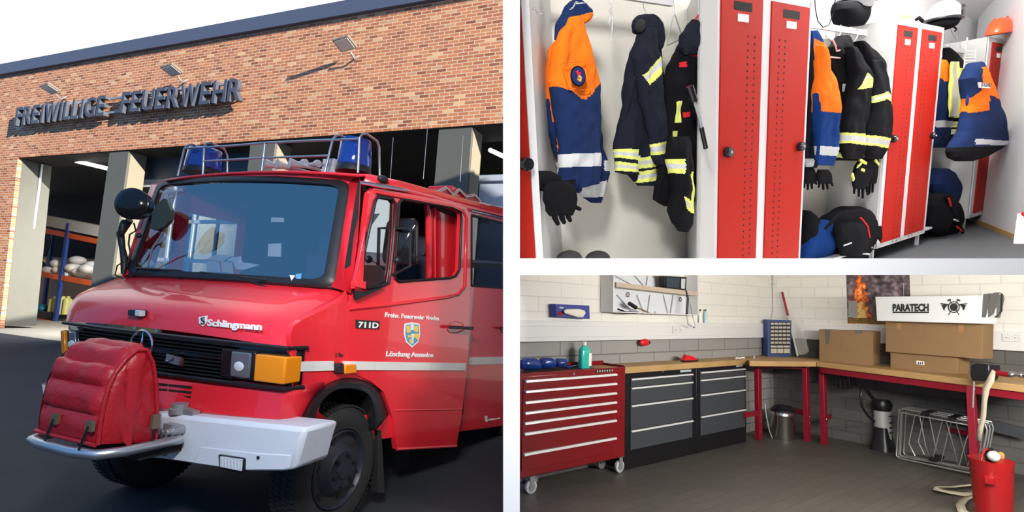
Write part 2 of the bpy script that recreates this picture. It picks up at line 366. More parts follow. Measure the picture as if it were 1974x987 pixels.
for i, u in enumerate((99, 108, 118, 127)):
    g = MB(); c = R(u, 606, .3); g.lathe(c, (0,0,1), [(0,.14),(.6,.14),(.66,.06),(.72,.06)], 12)
    solo(L, 'canister', g, pm('canister', (.62,.58,.22), .5) if i == 0 else bpy.data.materials['canister'], 'pale yellow canister in the row on the bottom rack shelf', 'canister', 'canisters on the rack')
# ---- lettering on rails
t = Thing(L, 'facade_lettering', 'dark metal letters reading FREIWILLIGE FEUERWEHR standing off the brick wall on rails', 'lettering', L.at(250,225,Y,YF))
M['letter'] = pm('letter_metal', (.10,.11,.14), .45, metal=.3); M['lside'] = pm('letter_side', (.50,.44,.36), .5)
ft = 1-.30/YF
def FL(u, v): return L.at(u, v, Y, YF-.15)
wd = dict(I=.42, W=1.35, L=.72, E=.8, F=.78, R=.92, G=1.05, U=.98, H=.98)
for word, pa, pb, ta in (('FREIWILLIGE', (35,244.5), (210,224.5), 0), ('FEUERWEHR', (238,220.5), (472,196), 0)):
    a = FL(*pa); b = FL(*pb); tot = sum(wd[c] for c in word); s = 0
    h = FL(472,151).z-FL(472,195.5).z
    for c in word:
        q0 = a.lerp(b, (s+.07)/tot); q1 = a.lerp(b, (s+wd[c]-.07)/tot); s += wd[c]
        if c == 'I': q0, q1 = q0.lerp(q1, .2), q0.lerp(q1, .8)
        g = text_mb(MB(), c, q0, q1, (0,0,h), (0,-1,0), .13, .012)
        t.part('letter', g, M['letter'], smooth=0)
a = FL(45,238); b = FL(452,193)
for dz in (.02, h*.72):
    p = a+V((0,.01,dz)); q = b+V((0,.01,dz)); g = MB(); g.obox(p, q-p, (0,.04,0), (0,0,.06)); t.part('rail', g, M['grey'])
for k in range(9):
    p = a.lerp(b, k/8)
    for dz in (.04, h*.74): g = MB(); g.obox(p+V((0,.05,dz)), (.05,0,0), (0,.099,0), (0,0,.04)); t.part('stand_off', g, M['grey'])
# ---- wall floodlights
def flood(u, v, lab):
    a = L.at(u, v, Y, YF); t = Thing(L, 'wall_floodlight', lab, 'floodlight', a, 'floodlights on the brick facade'); del t.o['group']
    g = MB(); g.tube([a, a+V((-.02,-.12,-.12)), a+V((-.05,-.24,-.02))], .025, 6); t.part('bracket', g, M['grey'])
    c = a+V((-.1,-.30,.05)); ax = V((.42,0,.06)); ay = V((0,-.34,.10)); az = V((0,.03,.07))
    g = MB(); g.obox(c-ax/2-ay*.2, ax, ay, az); t.part('housing', g, pm('brown_metal', (.20,.16,.12), .5) if 'brown_metal' not in bpy.data.materials else bpy.data.materials['brown_metal'], bevel=.01)
    g = MB(); g.obox(c-ax*.42-ay*.12-az*.15, ax*.84, ay*.84, az*.14); t.part('glass_front', g, M['lens'])
flood(692, 108, 'floodlight on its own right of the lettering with a long shadow on the brick')
flood(362, 154, 'small floodlight on the brick above the word FEUERWEHR')
flood(128, 187, 'small floodlight on the brick above the word FREIWILLIGE')

# ================================================================ THE FIRE TRUCK
XS = -2.373; HUB = V((-2.373, 3.086, -1.174))
def sd(u, v, dx=0): return L.at(u, v, X, XS+dx)
def fy(u, v, y): return L.at(u, v, Y, y)
tr = Thing(L, 'fire_truck', 'red fire engine with white bumper and blue beacons parked before the brick hall', 'fire truck', (-3.4, 4.6, GZ))
ID = lambda p: p
# front of the cab: rows of points from corner to corner, each row given at its own depth
rows_ = [ # y, left px, right px, corner radius
 (3.04, (236,533), (652,560), .10), (2.92, (206,543), (634,572), .10), (2.78, (172,556), (598,590), .12), (2.66, (147,568), (562,606), .14),
 (2.60, (136,580), (551,620), .14), (2.56, (128,600), (548,640), .12), (2.54, (124,621), (556,672), .06)]
hood = []
for y, l, r, rc in rows_:
    a = fy(*l, y)+V((-.07,0,0)); b = fy(*r, y); row = []; n = 22
    b = V((min(b.x, XS), b.y, b.z))
    for k in range(n+1):
        s = k/n; p = a.lerp(b, s); e = max(0, abs(s-.5)-.5+rc/2)/(rc/2)
        p.z += .035*(1-(2*s-1)**2); p.y += .05*(2*s-1)**2-.05 + .06*(1-sqrt(max(0, 1-e*e))); row.append(p)
    hood.append(row)
g = MB(); g.grid(hood)
tr.part('hood', g, M['red'], smooth=50)
seam = [r[-1] for r in hood]
# right wing between bonnet edge and side plane
sidepx = [(668,566), (655,580), (622,598), (585,615), (566,628), (560,645), (563,672)]
g = MB(); rws = []
for p, (u, v), ro in zip(seam, sidepx, rows_):
    q = sd(u, v); rws.append([p, p.lerp(q, .35)+V((0,0,.012)), p.lerp(q, .7)+V((.0,0,.015)), q])
g.grid(rws)
# side panel with wheel arch opening
arch = [(575,812), (592,780), (612,758), (640,738), (672,728), (705,733), (733,752), (752,790), (762,830), (765,866)]
top = [sd(u, v) for u, v in sidepx]
P = [sd(670,566), *top[1:], sd(563,690), sd(563,760), sd(569,812)]+[sd(u, v) for u, v in arch[:7]]+[sd(716,735), sd(672,700)]
g.prism(P, (-.04,0,0)); tr.part('wing', g, M['red'], smooth=50)
# lower front below the grille
g = MB(); ra = []
for y, l, r in ((2.53, (128,690), (556,745)), (2.52, (130,720), (560,765)), (2.50, (135,760), (566,812)), (2.60, (137,790), (570,824))):
    a = fy(*l, y); b = sd(r[0]+6, r[1]); b.y = max(b.y, y+.02); b2 = fy(*r, y); b2.x = min(b2.x, XS-.03)
    ra.append([a, a.lerp(b2, .3)+V((0,-.04,0)), a.lerp(b2, .6)+V((0,-.05,0)), a.lerp(b2, .85)+V((0,-.03,0)), b2, V((XS, y+.06, b2.z)), V((XS, y+.3, b2.z))])
g.grid(ra); tr.part('front_apron', g, M['red'], smooth=50, solid=.02)
g = MB()
for j, v in enumerate((738, 748, 757, 767)):
    for u0, u1 in ((300,322), (325,368)):
        a = fy(u0, v+ (u0-300)*.1, 2.455); b = fy(u1, v+(u1-300)*.1, 2.455); g.obox(a, b-a, (0,.03,0), (0,0,-.014))
tr.part('vent_slots', g, M['dark'])
# grille: black panel with slats
ga, gb = fy(124,622,2.50), fy(560,672,2.50); gc, gd = fy(128,692,2.50), fy(556,752,2.50)
gb.x = XS-.01; gd.x = XS-.01
def G(s, t, dy=0):
    p = ga.lerp(gb, s).lerp(gc.lerp(gd, s), t); p.y += .05*(2*s-1)**2-.05+dy; return p
g = MB(); nn = 14
g.grid([[G(k/nn, t, .03) for k in range(nn+1)] for t in (0, 1)]); 
g.grid([[G(1, t, .03), V((XS+.005, 2.62, G(1, t).z))] for t in (0, 1)])
gr = tr.part('grille', g, M['blackg'], solid=.01)
for j in range(11):
    t = .06+j*.088; g = MB()
    g.grid([[G(.09+k/nn*.73, t, 0.0) for k in range(nn+1)], [G(.09+k/nn*.73, t+.03, -.015) for k in range(nn+1)], [G(.09+k/nn*.73, t+.05, .025) for k in range(nn+1)]])
    tr.part('grille_slat', g, M['black'], under=gr)
for t in (-.02, .97):
    g = MB(); g.tube([G(k/nn, t+.02, -.005) for k in range(nn+1)]+[V((XS+.01, 2.64, G(1, t+.02).z))], .014, 6); tr.part('grille_trim', g, M['black'], under=gr)
g = MB(); a = G(.56,.66,-.03); g.obox(a, (.17,0,-.015), (0,.03,0), (0,0,.055)); tr.part('grille_badge', g, M['chrome'], under=gr)
# star ring on its stalk
g = MB(); c = fy(272,669,2.33); rr = .105
g.tube([c+V((rr*cos(a*pi/16),0,rr*sin(a*pi/16))) for a in range(32)], .008, 6, close=True)
for a in (pi/2, pi/2+2*pi/3, pi/2+4*pi/3):
    tipp = c+V((rr*cos(a),0,rr*sin(a))); o_ = V((.014*sin(a),0,-.014*cos(a))); g.add([tipp, c+o_, c-o_, c+V((0,-.012,0)), c+V((0,.012,0))], [(0,1,3),(0,3,2),(0,2,4),(0,4,1)])
tr.part('star_emblem', g, M['chrome'], under=gr)
def headlight(s0, s1, amb0, amb1, lab):
    g = MB(); g.prism([G(s0,.16,-.02), G(s1,.16,-.02), G(s1,.86,-.02), G(s0,.86,-.02)], (0,.04,0)); h = tr.part('headlight', g, M['blackg'], bevel=.012)
    m_ = lerp(s0, s1, .12); n_ = lerp(s0, s1, .9)
    g = MB(); g.prism([G(lerp(m_,n_,.28),.2,-.03), G(n_,.2,-.03), G(n_,.82,-.03), G(lerp(m_,n_,.28),.82,-.03)], (0,.03,0)); tr.part('lens', g, pm('headlight_lens', (.10,.12,.14), .2, coat=.6) if 'headlight_lens' not in bpy.data.materials else bpy.data.materials['headlight_lens'], under=h, bevel=.01)
    g = MB(); g.ball(G(lerp(m_,n_,.62), .55, -.032), (.042,.008,.030), 16, 8); tr.part('reflector', g, M['lens'], under=h, smooth=180)
headlight(.775, .90, 0, 0, ''); headlight(.03, .10, 0, 0, '')
g = MB(); zi0 = G(1,.2).z; zi1 = G(1,.86).z; g.prism([G(.905,.2,-.035), V((XS+.012,2.465,zi0)), V((XS+.012,2.465,zi1)), G(.905,.86,-.035)], (0,.14,0))
tr.part('indicator', g, M['amber'], bevel=.01)
g = MB(); g.prism([G(.0,.2,-.03), G(.025,.2,-.03), G(.025,.86,-.03), G(.0,.86,-.03)], (0,.05,0)); tr.part('indicator', g, M['amber'], bevel=.008)
# bonnet badge lettering and washer block
n_ = V((0,-1,.35))
a = fy(404,631,2.50); b = fy(510,639,2.50); 
def onhood(u, v): return L.pl(u, v, fy(450,625,2.525), (0,-1,.22))+V((0,-.014,.002))
g = text_mb(MB(), 'Schlingmann', onhood(404,628.5), onhood(509,637), (onhood(404,614)-onhood(404,627)), (0,-1,.22), .006, .03, shear=.1); tr.part('bonnet_lettering', g, M['wtext'], smooth=0)
g = MB(); g.prism([onhood(u, v) for u, v in ((388,612),(404,609),(403,622),(396,630),(389,624))], (0,-.006,0), 0)
g.tube([onhood(u, v)+V((0,-.008,0)) for u, v in ((400,613),(393,614),(394,618),(400,620),(399,625),(393,625))], .004, 5, 1)
g.mi = 1; text_mb(g, 'S', onhood(392.5,625), onhood(400,626), onhood(392,613)-onhood(392,623), (0,-1,.22), .009); tr.part('shield_logo', g, [M['wtext'], M['ktext']], smooth=0)
g = MB(); c = onhood(263,609); ex = onhood(288,611)-c; ez = onhood(264,597)-c; g.obox(c, ex, V((0,-.05,.0)), ez, 0); g.obox(c+ex*.6+V((0,-.055,0)), ex*.42, V((0,.04,0)), ez*.96, 1); tr.part('bonnet_marker', g, [M['black'], M['greyp']], bevel=.006)
# windscreen: seal, glass, pillars and roof
wq = dict(tl=(308,353,3.26), tr=(672,351,3.30), bl=(247,529,2.99), br=(639,553,3.02))
wp = {k: fy(u, v, y) for k, (u, v, y) in wq.items()}
def WS(s, t, off=0):
    p = wp['tl'].lerp(wp['tr'], s).lerp(wp['bl'].lerp(wp['br'], s), t); p.y += .07*(2*s-1)**2-.07; p.z += .03*(1-(2*s-1)**2)*(1-t); return p+V((0,-off,off*.25))
def rr_loop(m, rad, n=6, off=0):   # rounded rectangle in (s,t)
    pts = []
    for cx_, cy_, a0 in ((1-m-rad, m+rad, -pi/2), (1-m-rad, 1-m-rad*1.6, 0), (m+rad, 1-m-rad*1.6, pi/2), (m+rad, m+rad, pi)):
        for k in range(n+1):
            a = a0+pi/2*k/n; pts.append((cx_+rad*cos(a), cy_+rad*1.6*sin(a)) if cy_ > .5 else (cx_+rad*cos(a), m+rad*1.6+rad*1.6*sin(a)))
        nxt = {0: (1-m, .5), 1: (.5, 1-m), 2: (m, .5), 3: (.5, m)}
    return pts
def dense(pts, m=4):
    o = []
    for a, b in zip(pts, pts[1:]+pts[:1]):
        q = max(1, int(max(abs(b[0]-a[0]), abs(b[1]-a[1]))*12))
        o += [(lerp(a[0], b[0], k/q), lerp(a[1], b[1], k/q)) for k in range(q)]
    return o
lp = dense(rr_loop(.0, .05)); g = MB()
inn = [(.5+(s-.5)*.945, .5+(t-.5)*.90) for s, t in lp]; out_ = [(.5+(s-.5)*1.02, .5+(t-.5)*1.03) for s, t in lp]
g.grid([[WS(s, t, .0) for s, t in out_], [WS(s, t, .022) for s, t in lp], [WS(s, t, .022) for s, t in inn], [WS(s, t, .0) for s, t in inn]], close=True)
tr.part('windscreen_seal', g, M['black'], smooth=60)
g = MB(); g.grid([[WS(.012+s/20*.976, .012+t/10*.976, .002) for s in range(21)] for t in range(11)])
tr.part('windscreen', g, glass('windscreen_glass', (.62,.68,.74), .26, (.9,1.0,1.0)), smooth=180)
# frame around windscreen: header, pillars
def ring_pts():
    return [(-.025,-.045), (.1,-.075), (.3,-.085), (.5,-.088), (.7,-.085), (.9,-.075), (1.025,-.04)]
hd = [fy(292,356,3.27), fy(330,343,3.25), fy(400,337,3.22), fy(500,334,3.22), fy(600,333,3.24), fy(690,335,3.33)]
hdi = [WS(.0,.02), WS(.1,0), WS(.3,0), WS(.55,0), WS(.82,0), WS(1,.02)]
g = MB(); g.grid([[p+V((0,.5,.06)) for p in hd], [p+V((0,.12,.035)) for p in hd], hd, hdi]); tr.part('roof_header', g, M['red'], smooth=60)
g = MB()
Al = [fy(292,356,3.27), fy(265,440,3.12), fy(236,533,3.0)]; Ai = [WS(0,.02), WS(0,.5), WS(0,1)]
g.grid([[p+V((-.0,.25,0)) for p in Al], Al, Ai]); tr.part('windscreen_pillar', g, M['red'], smooth=40, solid=.01); g = MB()
Ar = [WS(1,.02), WS(1,.5), WS(1,1)]; Ao = [fy(693,340,3.33), fy(676,450,3.18), fy(660,560,3.04)]; As = [sd(703,352), sd(690,455), sd(676,566)]
As = [V((XS-.03 if i == 0 else XS, p.y, p.z)) for i, p in enumerate(As)]
g.grid([Ar, Ao, As, [p+V((-.06,.08,0)) for p in As]])
tr.part('windscreen_pillar', g, M['red'], smooth=40, solid=.01)
g = MB(); g.grid([[WS(s/20, 1.0, -.0) for s in range(21)], [hood[0][int(s*1.1)] + V((0,.02,0)) for s in range(21)]]); tr.part('scuttle', g, M['black'], solid=.01)
# roof side (rounded cant rail) running to the rear
def roofp(u, v, dx): return sd(u, v, dx)
rt = [(693,338,-.16), (760,349,-.16), (830,366,-.16), (905,387,-.16), (970,401,-.16), (1040,419,-.16)]
rb = [(700,352,-.03), (760,366,-.0), (830,384,-.0), (905,407,0), (970,424,0), (1040,443,0)]
ra = [sd(u, v, dx) for u, v, dx in rt]; rbb = [sd(u, v, dx) for u, v, dx in rb]
zt = ra[1].z
g = MB(); g.grid([*[[V((lerp(-4.7, p.x, s_/8), p.y, p.z+.02*(1-s_/8)+.05*(1-(s_/4-1)**2))) for p in ra] for s_ in range(9)], [ (p+q)/2+V((.045,0,.03)) for p, q in zip(ra, rbb)], rbb])
tr.part('roof', g, M['red'], smooth=60, solid=.02)
g = MB(); g.tube([sd(697,352,.01), sd(735,358,.03), sd(786,367,.03)], [.012,.02,.012], 8); tr.part('gutter_rail', g, M['chrome'])
g = MB(); g.tube([sd(908,405,.02), sd(1030,434,.02)], .016, 8); tr.part('gutter_rail', g, M['chrome'])
# rear crew body on the side plane, with window opening
g = MB()
g.prism([sd(890,395), sd(1040,436), sd(1040,448), sd(905,414), sd(900,414)], (-.05,0,0))
g.prism([sd(897,400), sd(909,414), sd(909,552), sd(1040,560), sd(1040,812), sd(888,832), sd(700,850), sd(700,800), sd(893,800)], (-.05,0,0))
tr.part('crew_body', g, M['red'], smooth=0, bevel=.006)
g = MB(); g.prism([sd(909,414,-.02), sd(1040,448,-.02), sd(1040,560,-.02), sd(909,551,-.02)], (-.01,0,0)); tr.part('crew_window', g, glass('side_glass', (.35,.36,.36), .08))
g = MB()
for a, b in (((909,414),(1040,447)), ((909,414),(909,551)), ((909,551),(1040,560))): g.tube([sd(*a, .0), sd(*b, .0)], .012, 6)
tr.part('window_rubber', g, M['black'])
# inner cab walls (what shows through the windows)
g = MB(); g.box(-4.55, XS-.1, 4.95, 5.0, -1.0, 1.0); g.box(-4.55, XS-.1, 3.2, 5.0, -1.0, -.95); tr.part('cab_rear_wall', g, pm('cab_lining', (.03,.032,.038), .8))
g = MB(); g.box(-4.5, -2.5, 3.08, 3.5, -.15, .08); tr.part('dashboard', g, M['black'], bevel=.03)
for xs_ in (-4.2, -3.1):
    g = MB(); g.box(xs_, xs_+.5, 4.1, 4.6, -.5, -.2); g.box(xs_, xs_+.5, 4.5, 4.65, -.2, .5); g.box(xs_+.12, xs_+.38, 4.52, 4.62, .5, .72); tr.part('cab_seat', g, pm('seat_cloth', (.05,.06,.09), .9) if 'seat_cloth' not in bpy.data.materials else bpy.data.materials['seat_cloth'], bevel=.05)
# left cab side seen through the screen: red frame with a bright window
g = MB(); xl = -4.62
g.box(xl-.03, xl, 3.3, 5.0, -1.0, .05); g.box(xl-.03, xl, 3.3, 3.42, .05, .9); g.box(xl-.03, xl, 3.98, 4.06, .05, .9); g.box(xl-.03, xl, 3.3, 5.0, .72, 1.0)
tr.part('left_cab_side', g, M['red'])
g = MB(); g.box(xl-.02, xl+.02, 4.06, 6.2, -1.0, 1.02); g.box(-4.6, XS-.1, 3.34, 5.0, .93, .97); tr.part('cab_headliner', g, bpy.data.materials['cab_lining'])
# ---- driver door on its hinge, open a few degrees
H0 = sd(668,600); th = radians(2.2)
dn = V((cos(th), -sin(th), 0)); dt = V((sin(th), cos(th), 0))
def dr(u, v, off=0): return L.pl(u, v, H0, dn)+dn*off
door_o = [(683,566), (700,470), (712,372), (722,362), (800,376), (880,392), (900,402), (905,420), (906,560), (902,700), (890,800), (880,860), (765,866), (757,805), (740,756), (715,735), (672,716), (668,640), (668,590)]
w1 = [(692,552), (702,480), (722,388), (728,379), (755,383), (761,392), (758,460), (752,520), (748,545), (735,552), (700,556)]
w2 = [(768,392), (775,384), (870,400), (887,408), (889,420), (885,520), (878,532), (866,536), (768,543), (761,538)]
def cut_panel(mb, outer, holes, f, th_):
    for off in (0, -th_):
        loops = [[f(u, v, off) for u, v in outer]]+[[f(u, v, off) for u, v in h] for h in holes]
        # project to 2D-like plane for tessellation
        flat = [[V((p.dot(dt), p.z, 0)) for p in l] for l in loops]
        tri = tessellate_polygon(flat); mb.add([p for l in loops for p in l], [tuple(t) for t in tri])
    for l in [outer]+holes:
        a = [f(u, v, 0) for u, v in l]; b = [f(u, v, -th_) for u, v in l]; mb.grid([a, b], close=True)
g = MB(); cut_panel(g, door_o, [w1, w2], dr, .045); door = tr.part('door', g, M['red'], smooth=0, label='front door standing slightly ajar')
for wpx, nm in ((w1, 'quarter_window'), (w2, 'door_window')):
    g = MB(); g.tube([dr(u, v, .004) for u, v in wpx], .014, 6, close=True); tr.part('window_rubber', g, M['black'], under=door, smooth=60)
g = MB(); g.prism([dr(u, v, -.02) for u, v in w1], dn*.006); tr.part('quarter_window', g, glass('quarter_glass', (.5,.52,.5), .42), under=door)
# swage line around the door and rib at the bottom
g = MB(); g.tube([dr(u, v, .0) for u, v in ((672,595),(745,588),(860,573),(884,567),(896,552),(899,420),(893,408),(870,398),(722,370))], .017, 6); tr.part('door_swage', g, M['red'], under=door, smooth=80)
g = MB(); g.tube([dr(u, v, .0) for u, v in ((760,791),(889,789))], .008, 6); g.tube([dr(u, v, .0) for u, v in ((765,866),(880,860))], .012, 6); tr.part('door_rib', g, M['red'], under=door, smooth=80)
def band(p, v, frt, pts, off, nm, mt, under=None, th_=.008):
    g = MB(); g.prism([frt(a, b, off) for a, b in pts], dn*th_ if frt is dr else (th_,0,0)); return tr.part(nm, g, mt, under=under)
M['stripe'] = pm('white_stripe', (.72,.72,.70), .4)
band(0, 0, dr, ((660,696),(897,700),(896,714),(660,713)), .002, 'white_stripe', M['stripe'], door)
band(0, 0, sd, ((563,697),(642,696),(642,714),(563,716)), .002, 'white_stripe', M['stripe'])
band(0, 0, sd, ((902,689),(1040,686.5),(1040,699),(901,703)), .002, 'white_stripe', M['stripe'])
g = MB(); 
for k in (604, 720, 772, 830):
    f_ = sd if k < 650 else dr; a = f_(k, 699.5, .009); b = f_(k, 713, .009); g.tube([a, b], .0015, 4)
tr.part('stripe_joint', g, M['grey'])
# door handles
for f_, u, v, un in ((dr, 858, 628, door), (sd, 962, 630, None)):
    g = MB(); a = f_(u, v+5, .03); b = f_(min(u+44, 1010), v+7, .045)
    g.obox(a, b-a, (.028,-.01,0), (0,0,.03)); h = tr.part('door_handle', g, M['black'], bevel=.008, under=un)
    g = MB(); g.tube([f_(u+4, v+7, .003), f_(u+10, v-5, .003), f_(u+22, v-9, .003), f_(u+34, v-4, .003), f_(u+36, v+8, .003), f_(u+22, v+14, .003), f_(u+8, v+13, .003)], .004, 5, close=True)
    tr.part('handle_recess', g, M['red'], under=un or h)
# lettering on the door
def dtext(s, u0, v0, u1, v1, hpx, bold=.0, m_='wtext', nm='door_lettering', f_=dr, dep=.004):
    a = f_(u0, v0, .004); b = f_(u1, v1, .004); up = f_(u0, v0-hpx, .004)-a; up.x = up.y = 0
    g = text_mb(MB(), s, a, b, up, dn, dep, bold); return tr.part(nm, g, M[m_], under=door if f_ is dr else None, smooth=0)
dtext('Freiw. Feuerwehr Vreden', 741, 611, 845, 617.5, 9.5, .022); dtext('Löschzug Ammeloe', 743, 686.5, 834, 688.5, 10.5, .022)
g = MB(); g.prism([dr(u, v, .002) for u, v in ((685,616),(730,619),(729,634),(685,632))], dn*.008); tr.part('model_plate', g, M['ktext'], under=door)
dtext('711D', 688, 630.5, 727, 632, 11, .03, nm='model_number', dep=.008)
g = MB(); g.prism([sd(u, v, .002) for u, v in ((934,802),(939,801),(940,813),(936,813))], (.003,0,0)); tr.part('maker_badge', g, M['wtext'])
a = sd(941,811,.003); b = sd(964,807,.003); g = text_mb(MB(), 'Schlingmann', a, b, (0,0,.022), (1,0,0), .003, .01); tr.part('maker_lettering', g, M['wtext'], smooth=0)
a = sd(646,688,.003); b = sd(662,688,.003); g = text_mb(MB(), '5 Bar', a, b, (0,0,.03), (1,0,0), .002); tr.part('pressure_lettering', g, M['ktext'], smooth=0)
# crest
crest = [(779,624), (793,621), (808,624), (809,645), (805,660), (793,670), (782,660), (778,645)]
M['cblue'] = pm('crest_blue', (.10,.33,.62), .5); M['cyel'] = pm('crest_yellow', (.85,.62,.10), .5)
g = MB(); g.prism([dr(u, v, .002) for u, v in crest], dn*.004, 0)
def shr(P, k): 
    cx_ = sum(p[0] for p in P)/len(P); cy_ = sum(p[1] for p in P)/len(P); return [(cx_+(u-cx_)*k, cy_+(v-cy_)*k) for u, v in P]
g.prism([dr(u, v, .006) for u, v in shr(crest, .86)], dn*.002, 1)
for P_ in (((782,628),(788,627),(790,640),(783,642)), ((797,628),(805,628),(804,640),(797,639)), ((784,646),(792,645),(792,650),(785,651)), ((797,643),(806,643),(804,655),(796,650)), ((787,654),(793,653),(793,664),(789,661))): g.prism([dr(u, v, .008) for u, v in P_], dn*.002, 2)
for P_ in (((790,625),(796,625),(796,636),(790,636)), ((792,643),(796,643),(795,662),(792,662))): g.prism([dr(u, v, .008) for u, v in P_], dn*.002, 0)
tr.part('crest', g, [M['wtext'], M['cblue'], M['cyel']], under=door, smooth=0)
# inside of the open door window: red jamb, sliding panel
g = MB(); g.prism([sd(u, v, -.12) for u, v in ((826,405),(842,400),(880,404),(884,540),(826,545))], (-.03,0,0)); tr.part('red_jamb', g, M['red'])
g = MB(); g.tube([sd(822,395,-.09), sd(826,420,-.09), sd(826,545,-.09)], .03, 8); g.tube([sd(838,400,-.08), sd(839,540,-.08)], .012, 6); tr.part('door_pillar', g, M['red'], smooth=80)
g = MB(); g.prism([sd(u, v, -.08) for u, v in ((700,352),(712,360),(690,470),(672,562),(668,560))], (-.05,0,0)); tr.part('door_gap', g, M['dark'])
g = MB(); g.prism([dr(u, v, .015) for u, v in ((696,436),(690,556),(672,556))], dn*.03); g.prism([dr(u, v, .015) for u, v in ((672,541),(692,542),(692,557),(672,552))], dn*.05); tr.part('mirror_bracket_plate', g, M['red'], bevel=.004)
g = MB(); g.prism([dr(u, v, .012) for u, v in ((676,560),(700,562),(735,552),(722,560),(680,578))], dn*.02); tr.part('mirror_foot', g, M['black'])
# mirror
g = MB(); rows2 = []
c0 = dr(784,466, .26); 
def mir(cu, cv, w_, h_, dp, nmr, f_, off):
    g = MB(); rr_ = []
    for j, q in enumerate((0, .0, .25, .8, 1)):
        sc = (.02, .86, 1, 1, .93)[j]; row = []
        for k in range(28):
            a = 2*pi*k/28; uu = cu+w_/2*sc*abs(cos(a))**.35*(1 if cos(a) > 0 else -1); vv = cv+h_/2*sc*abs(sin(a))**.35*(1 if sin(a) > 0 else -1)
            p = L.pl(uu, vv, f_, V((.35,-1,0))); row.append(p+V((.35,-1,0)).normalized()*(dp*(1-q)-dp/2))
        rr_.append(row)
    g.grid(rr_, close=True); g.add(rr_[-1], [tuple(range(28))]); return g
g = mir(784, 466, 44, 90, .09, 0, dr(784,466,.22), 0); mr_ = tr.part('wing_mirror', g, M['blackg'], smooth=50, label='black wing mirror on the open door')
g = MB(); g.tube([dr(760,440,.0), dr(764,440,.14), dr(762,512,.14), dr(757,530,.0)], .014, 8); tr.part('mirror_arm', g, M['black'], under=mr_)
g = MB(); g.ball(dr(741,501,.12), .03, 10, 8); g.tube([dr(741,501,.12), dr(757,512,.1)], .004, 5); tr.part('kerb_mirror', g, M['black'], under=mr_, smooth=80)
# left mirror seen through the screen and its stay
c = fy(314,415,2.86); g = MB(); g.ball(c, (.04,.05,.14), 14, 10); mm = tr.part('wing_mirror', g, M['black'], smooth=80, label='black wing mirror on the far side seen in front of the windscreen')
g = MB(); g.prism([fy(u, v, 2.80) for u, v in ((288,440),(296,405),(311,385),(322,388),(329,405),(327,425),(316,437),(298,444))], (0,.03,0)); tr.part('mirror_glass', g, pm('mirror_olive', (.045,.05,.035), .25), under=mm)
g = MB(); g.tube([fy(318,437,2.86), fy(312,452,2.87), fy(294,478,2.9), fy(284,520,2.95)], .007, 6); tr.part('mirror_arm', g, M['grey'], under=mm)
# wheel arch trim
ao = [(576,812), (596,774), (620,748), (648,733), (676,729), (706,735), (732,755), (748,800)]
ai = [(604,812), (614,782), (636,757), (660,748), (690,750), (712,762), (722,790), (724,830)]
g = MB(); A = [sd(u, v, .0) for u, v in ao]; Am = [sd(lerp(a[0], b[0], .5), lerp(a[1], b[1], .5), .07) for a, b in zip(ao, ai)]; Ai = [sd(u, v, .07) for u, v in ai]
rs_ = lambda P: [catm(P, k/5) for k in range(5*(len(P)-1)+1)]
A, Am, Ai = rs_(A), rs_(Am), rs_(Ai)
g.grid([A, Am, Ai, [p+V((-.2,0,0)) for p in Ai]]); tr.part('wheel_arch', g, M['black'], smooth=60, solid=.008)
g = MB(); g.prism([sd(u, v, -.35) for u, v in ((576,720),(740,720),(790,850),(790,1000),(730,1000),(700,900))], (-.5,0,0)); tr.part('underbody', g, M['dark'])
g = MB(); g.box(-4.5, XS-.3, 3.9, 7.5, -1.25, -.9); tr.part('chassis', g, M['dark'])
g = MB(); g.prism([sd(u, v, .03) for u, v in ((728,830),(735,830),(742,950),(728,950))], (-.4,0,0)); tr.part('mud_flap', g, M['rubber'])
g = MB(); g.prism([sd(u, v, -.02) for u, v in ((732,748),(742,746),(748,764),(734,765))], (.01,0,0)); tr.part('reflector_plate', g, M['greyp'])
g = MB(); a = sd(650,717,.01); 
g.prism([sd(u, v, .0) for u, v in ((641,700),(652,699),(653,719),(642,719))], (.05,0,0), 0); g.prism([sd(u, v, .0) for u, v in ((652,702),(674,701),(675,717),(652,719))], (.06,0,0), 1); tr.part('side_marker_lamp', g, [M['black'], M['amber']], bevel=.006)
# wheels
def wheel(c, sgn, full=True):
    g = MB(); R_ = .43; ax = V((sgn,0,0)); c = V(c)
    g.lathe(c, ax, [(-.24,.27),(-.24,.38),(-.21,.415),(-.16,.43),(-.04,.43),(-.01,.415),(.01,.385),(.012,.33),(-.0,.275),(-.03,.262)], 64)
    for k in range(72):      # tread blocks
        a = 2*pi*k/72
        for j, y_ in enumerate((-.20,-.145,-.095,-.045)):
            a2 = a+(j % 2)*pi/72; ra_ = V((0, cos(a2), sin(a2))); tg = V((0,-sin(a2),cos(a2)))
            g.obox(c+ax*y_+ra_*.425-tg*.010, ax*.038, tg*.022, ra_*.012)
    wl = tr.part('wheel', g, M['rubber'], smooth=40)
    g = MB(); g.lathe(c, ax, [(-.20,.262),(.0,.266),(.008,.258),(-.01,.245),(-.05,.235),(-.055,.215),(-.03,.185),(.015,.15),(.03,.13),(.03,.06),(.045,.055),(.045,.0)], 48)
    tr.part('rim', g, pm('rim_paint', (.022,.027,.038), .4) if 'rim_paint' not in bpy.data.materials else bpy.data.materials['rim_paint'], under=wl, smooth=35)
    for k in range(6):
        a = 2*pi*k/6+.3; p = c+ax*.03+V((0,cos(a),sin(a)))*.105; g = MB(); g.lathe(p, ax, [(0,.017),(.012,.017),(.012,.011),(.03,.011)], 6); tr.part('wheel_nut', g, M['black'], under=wl)
        a += .5; p = c+ax*(-.028)+V((0,cos(a),sin(a)))*.205; g = MB(); g.ball(p, (.012,.028,.028), 10, 6); tr.part('rim_hole', g, M['dark'], under=wl)
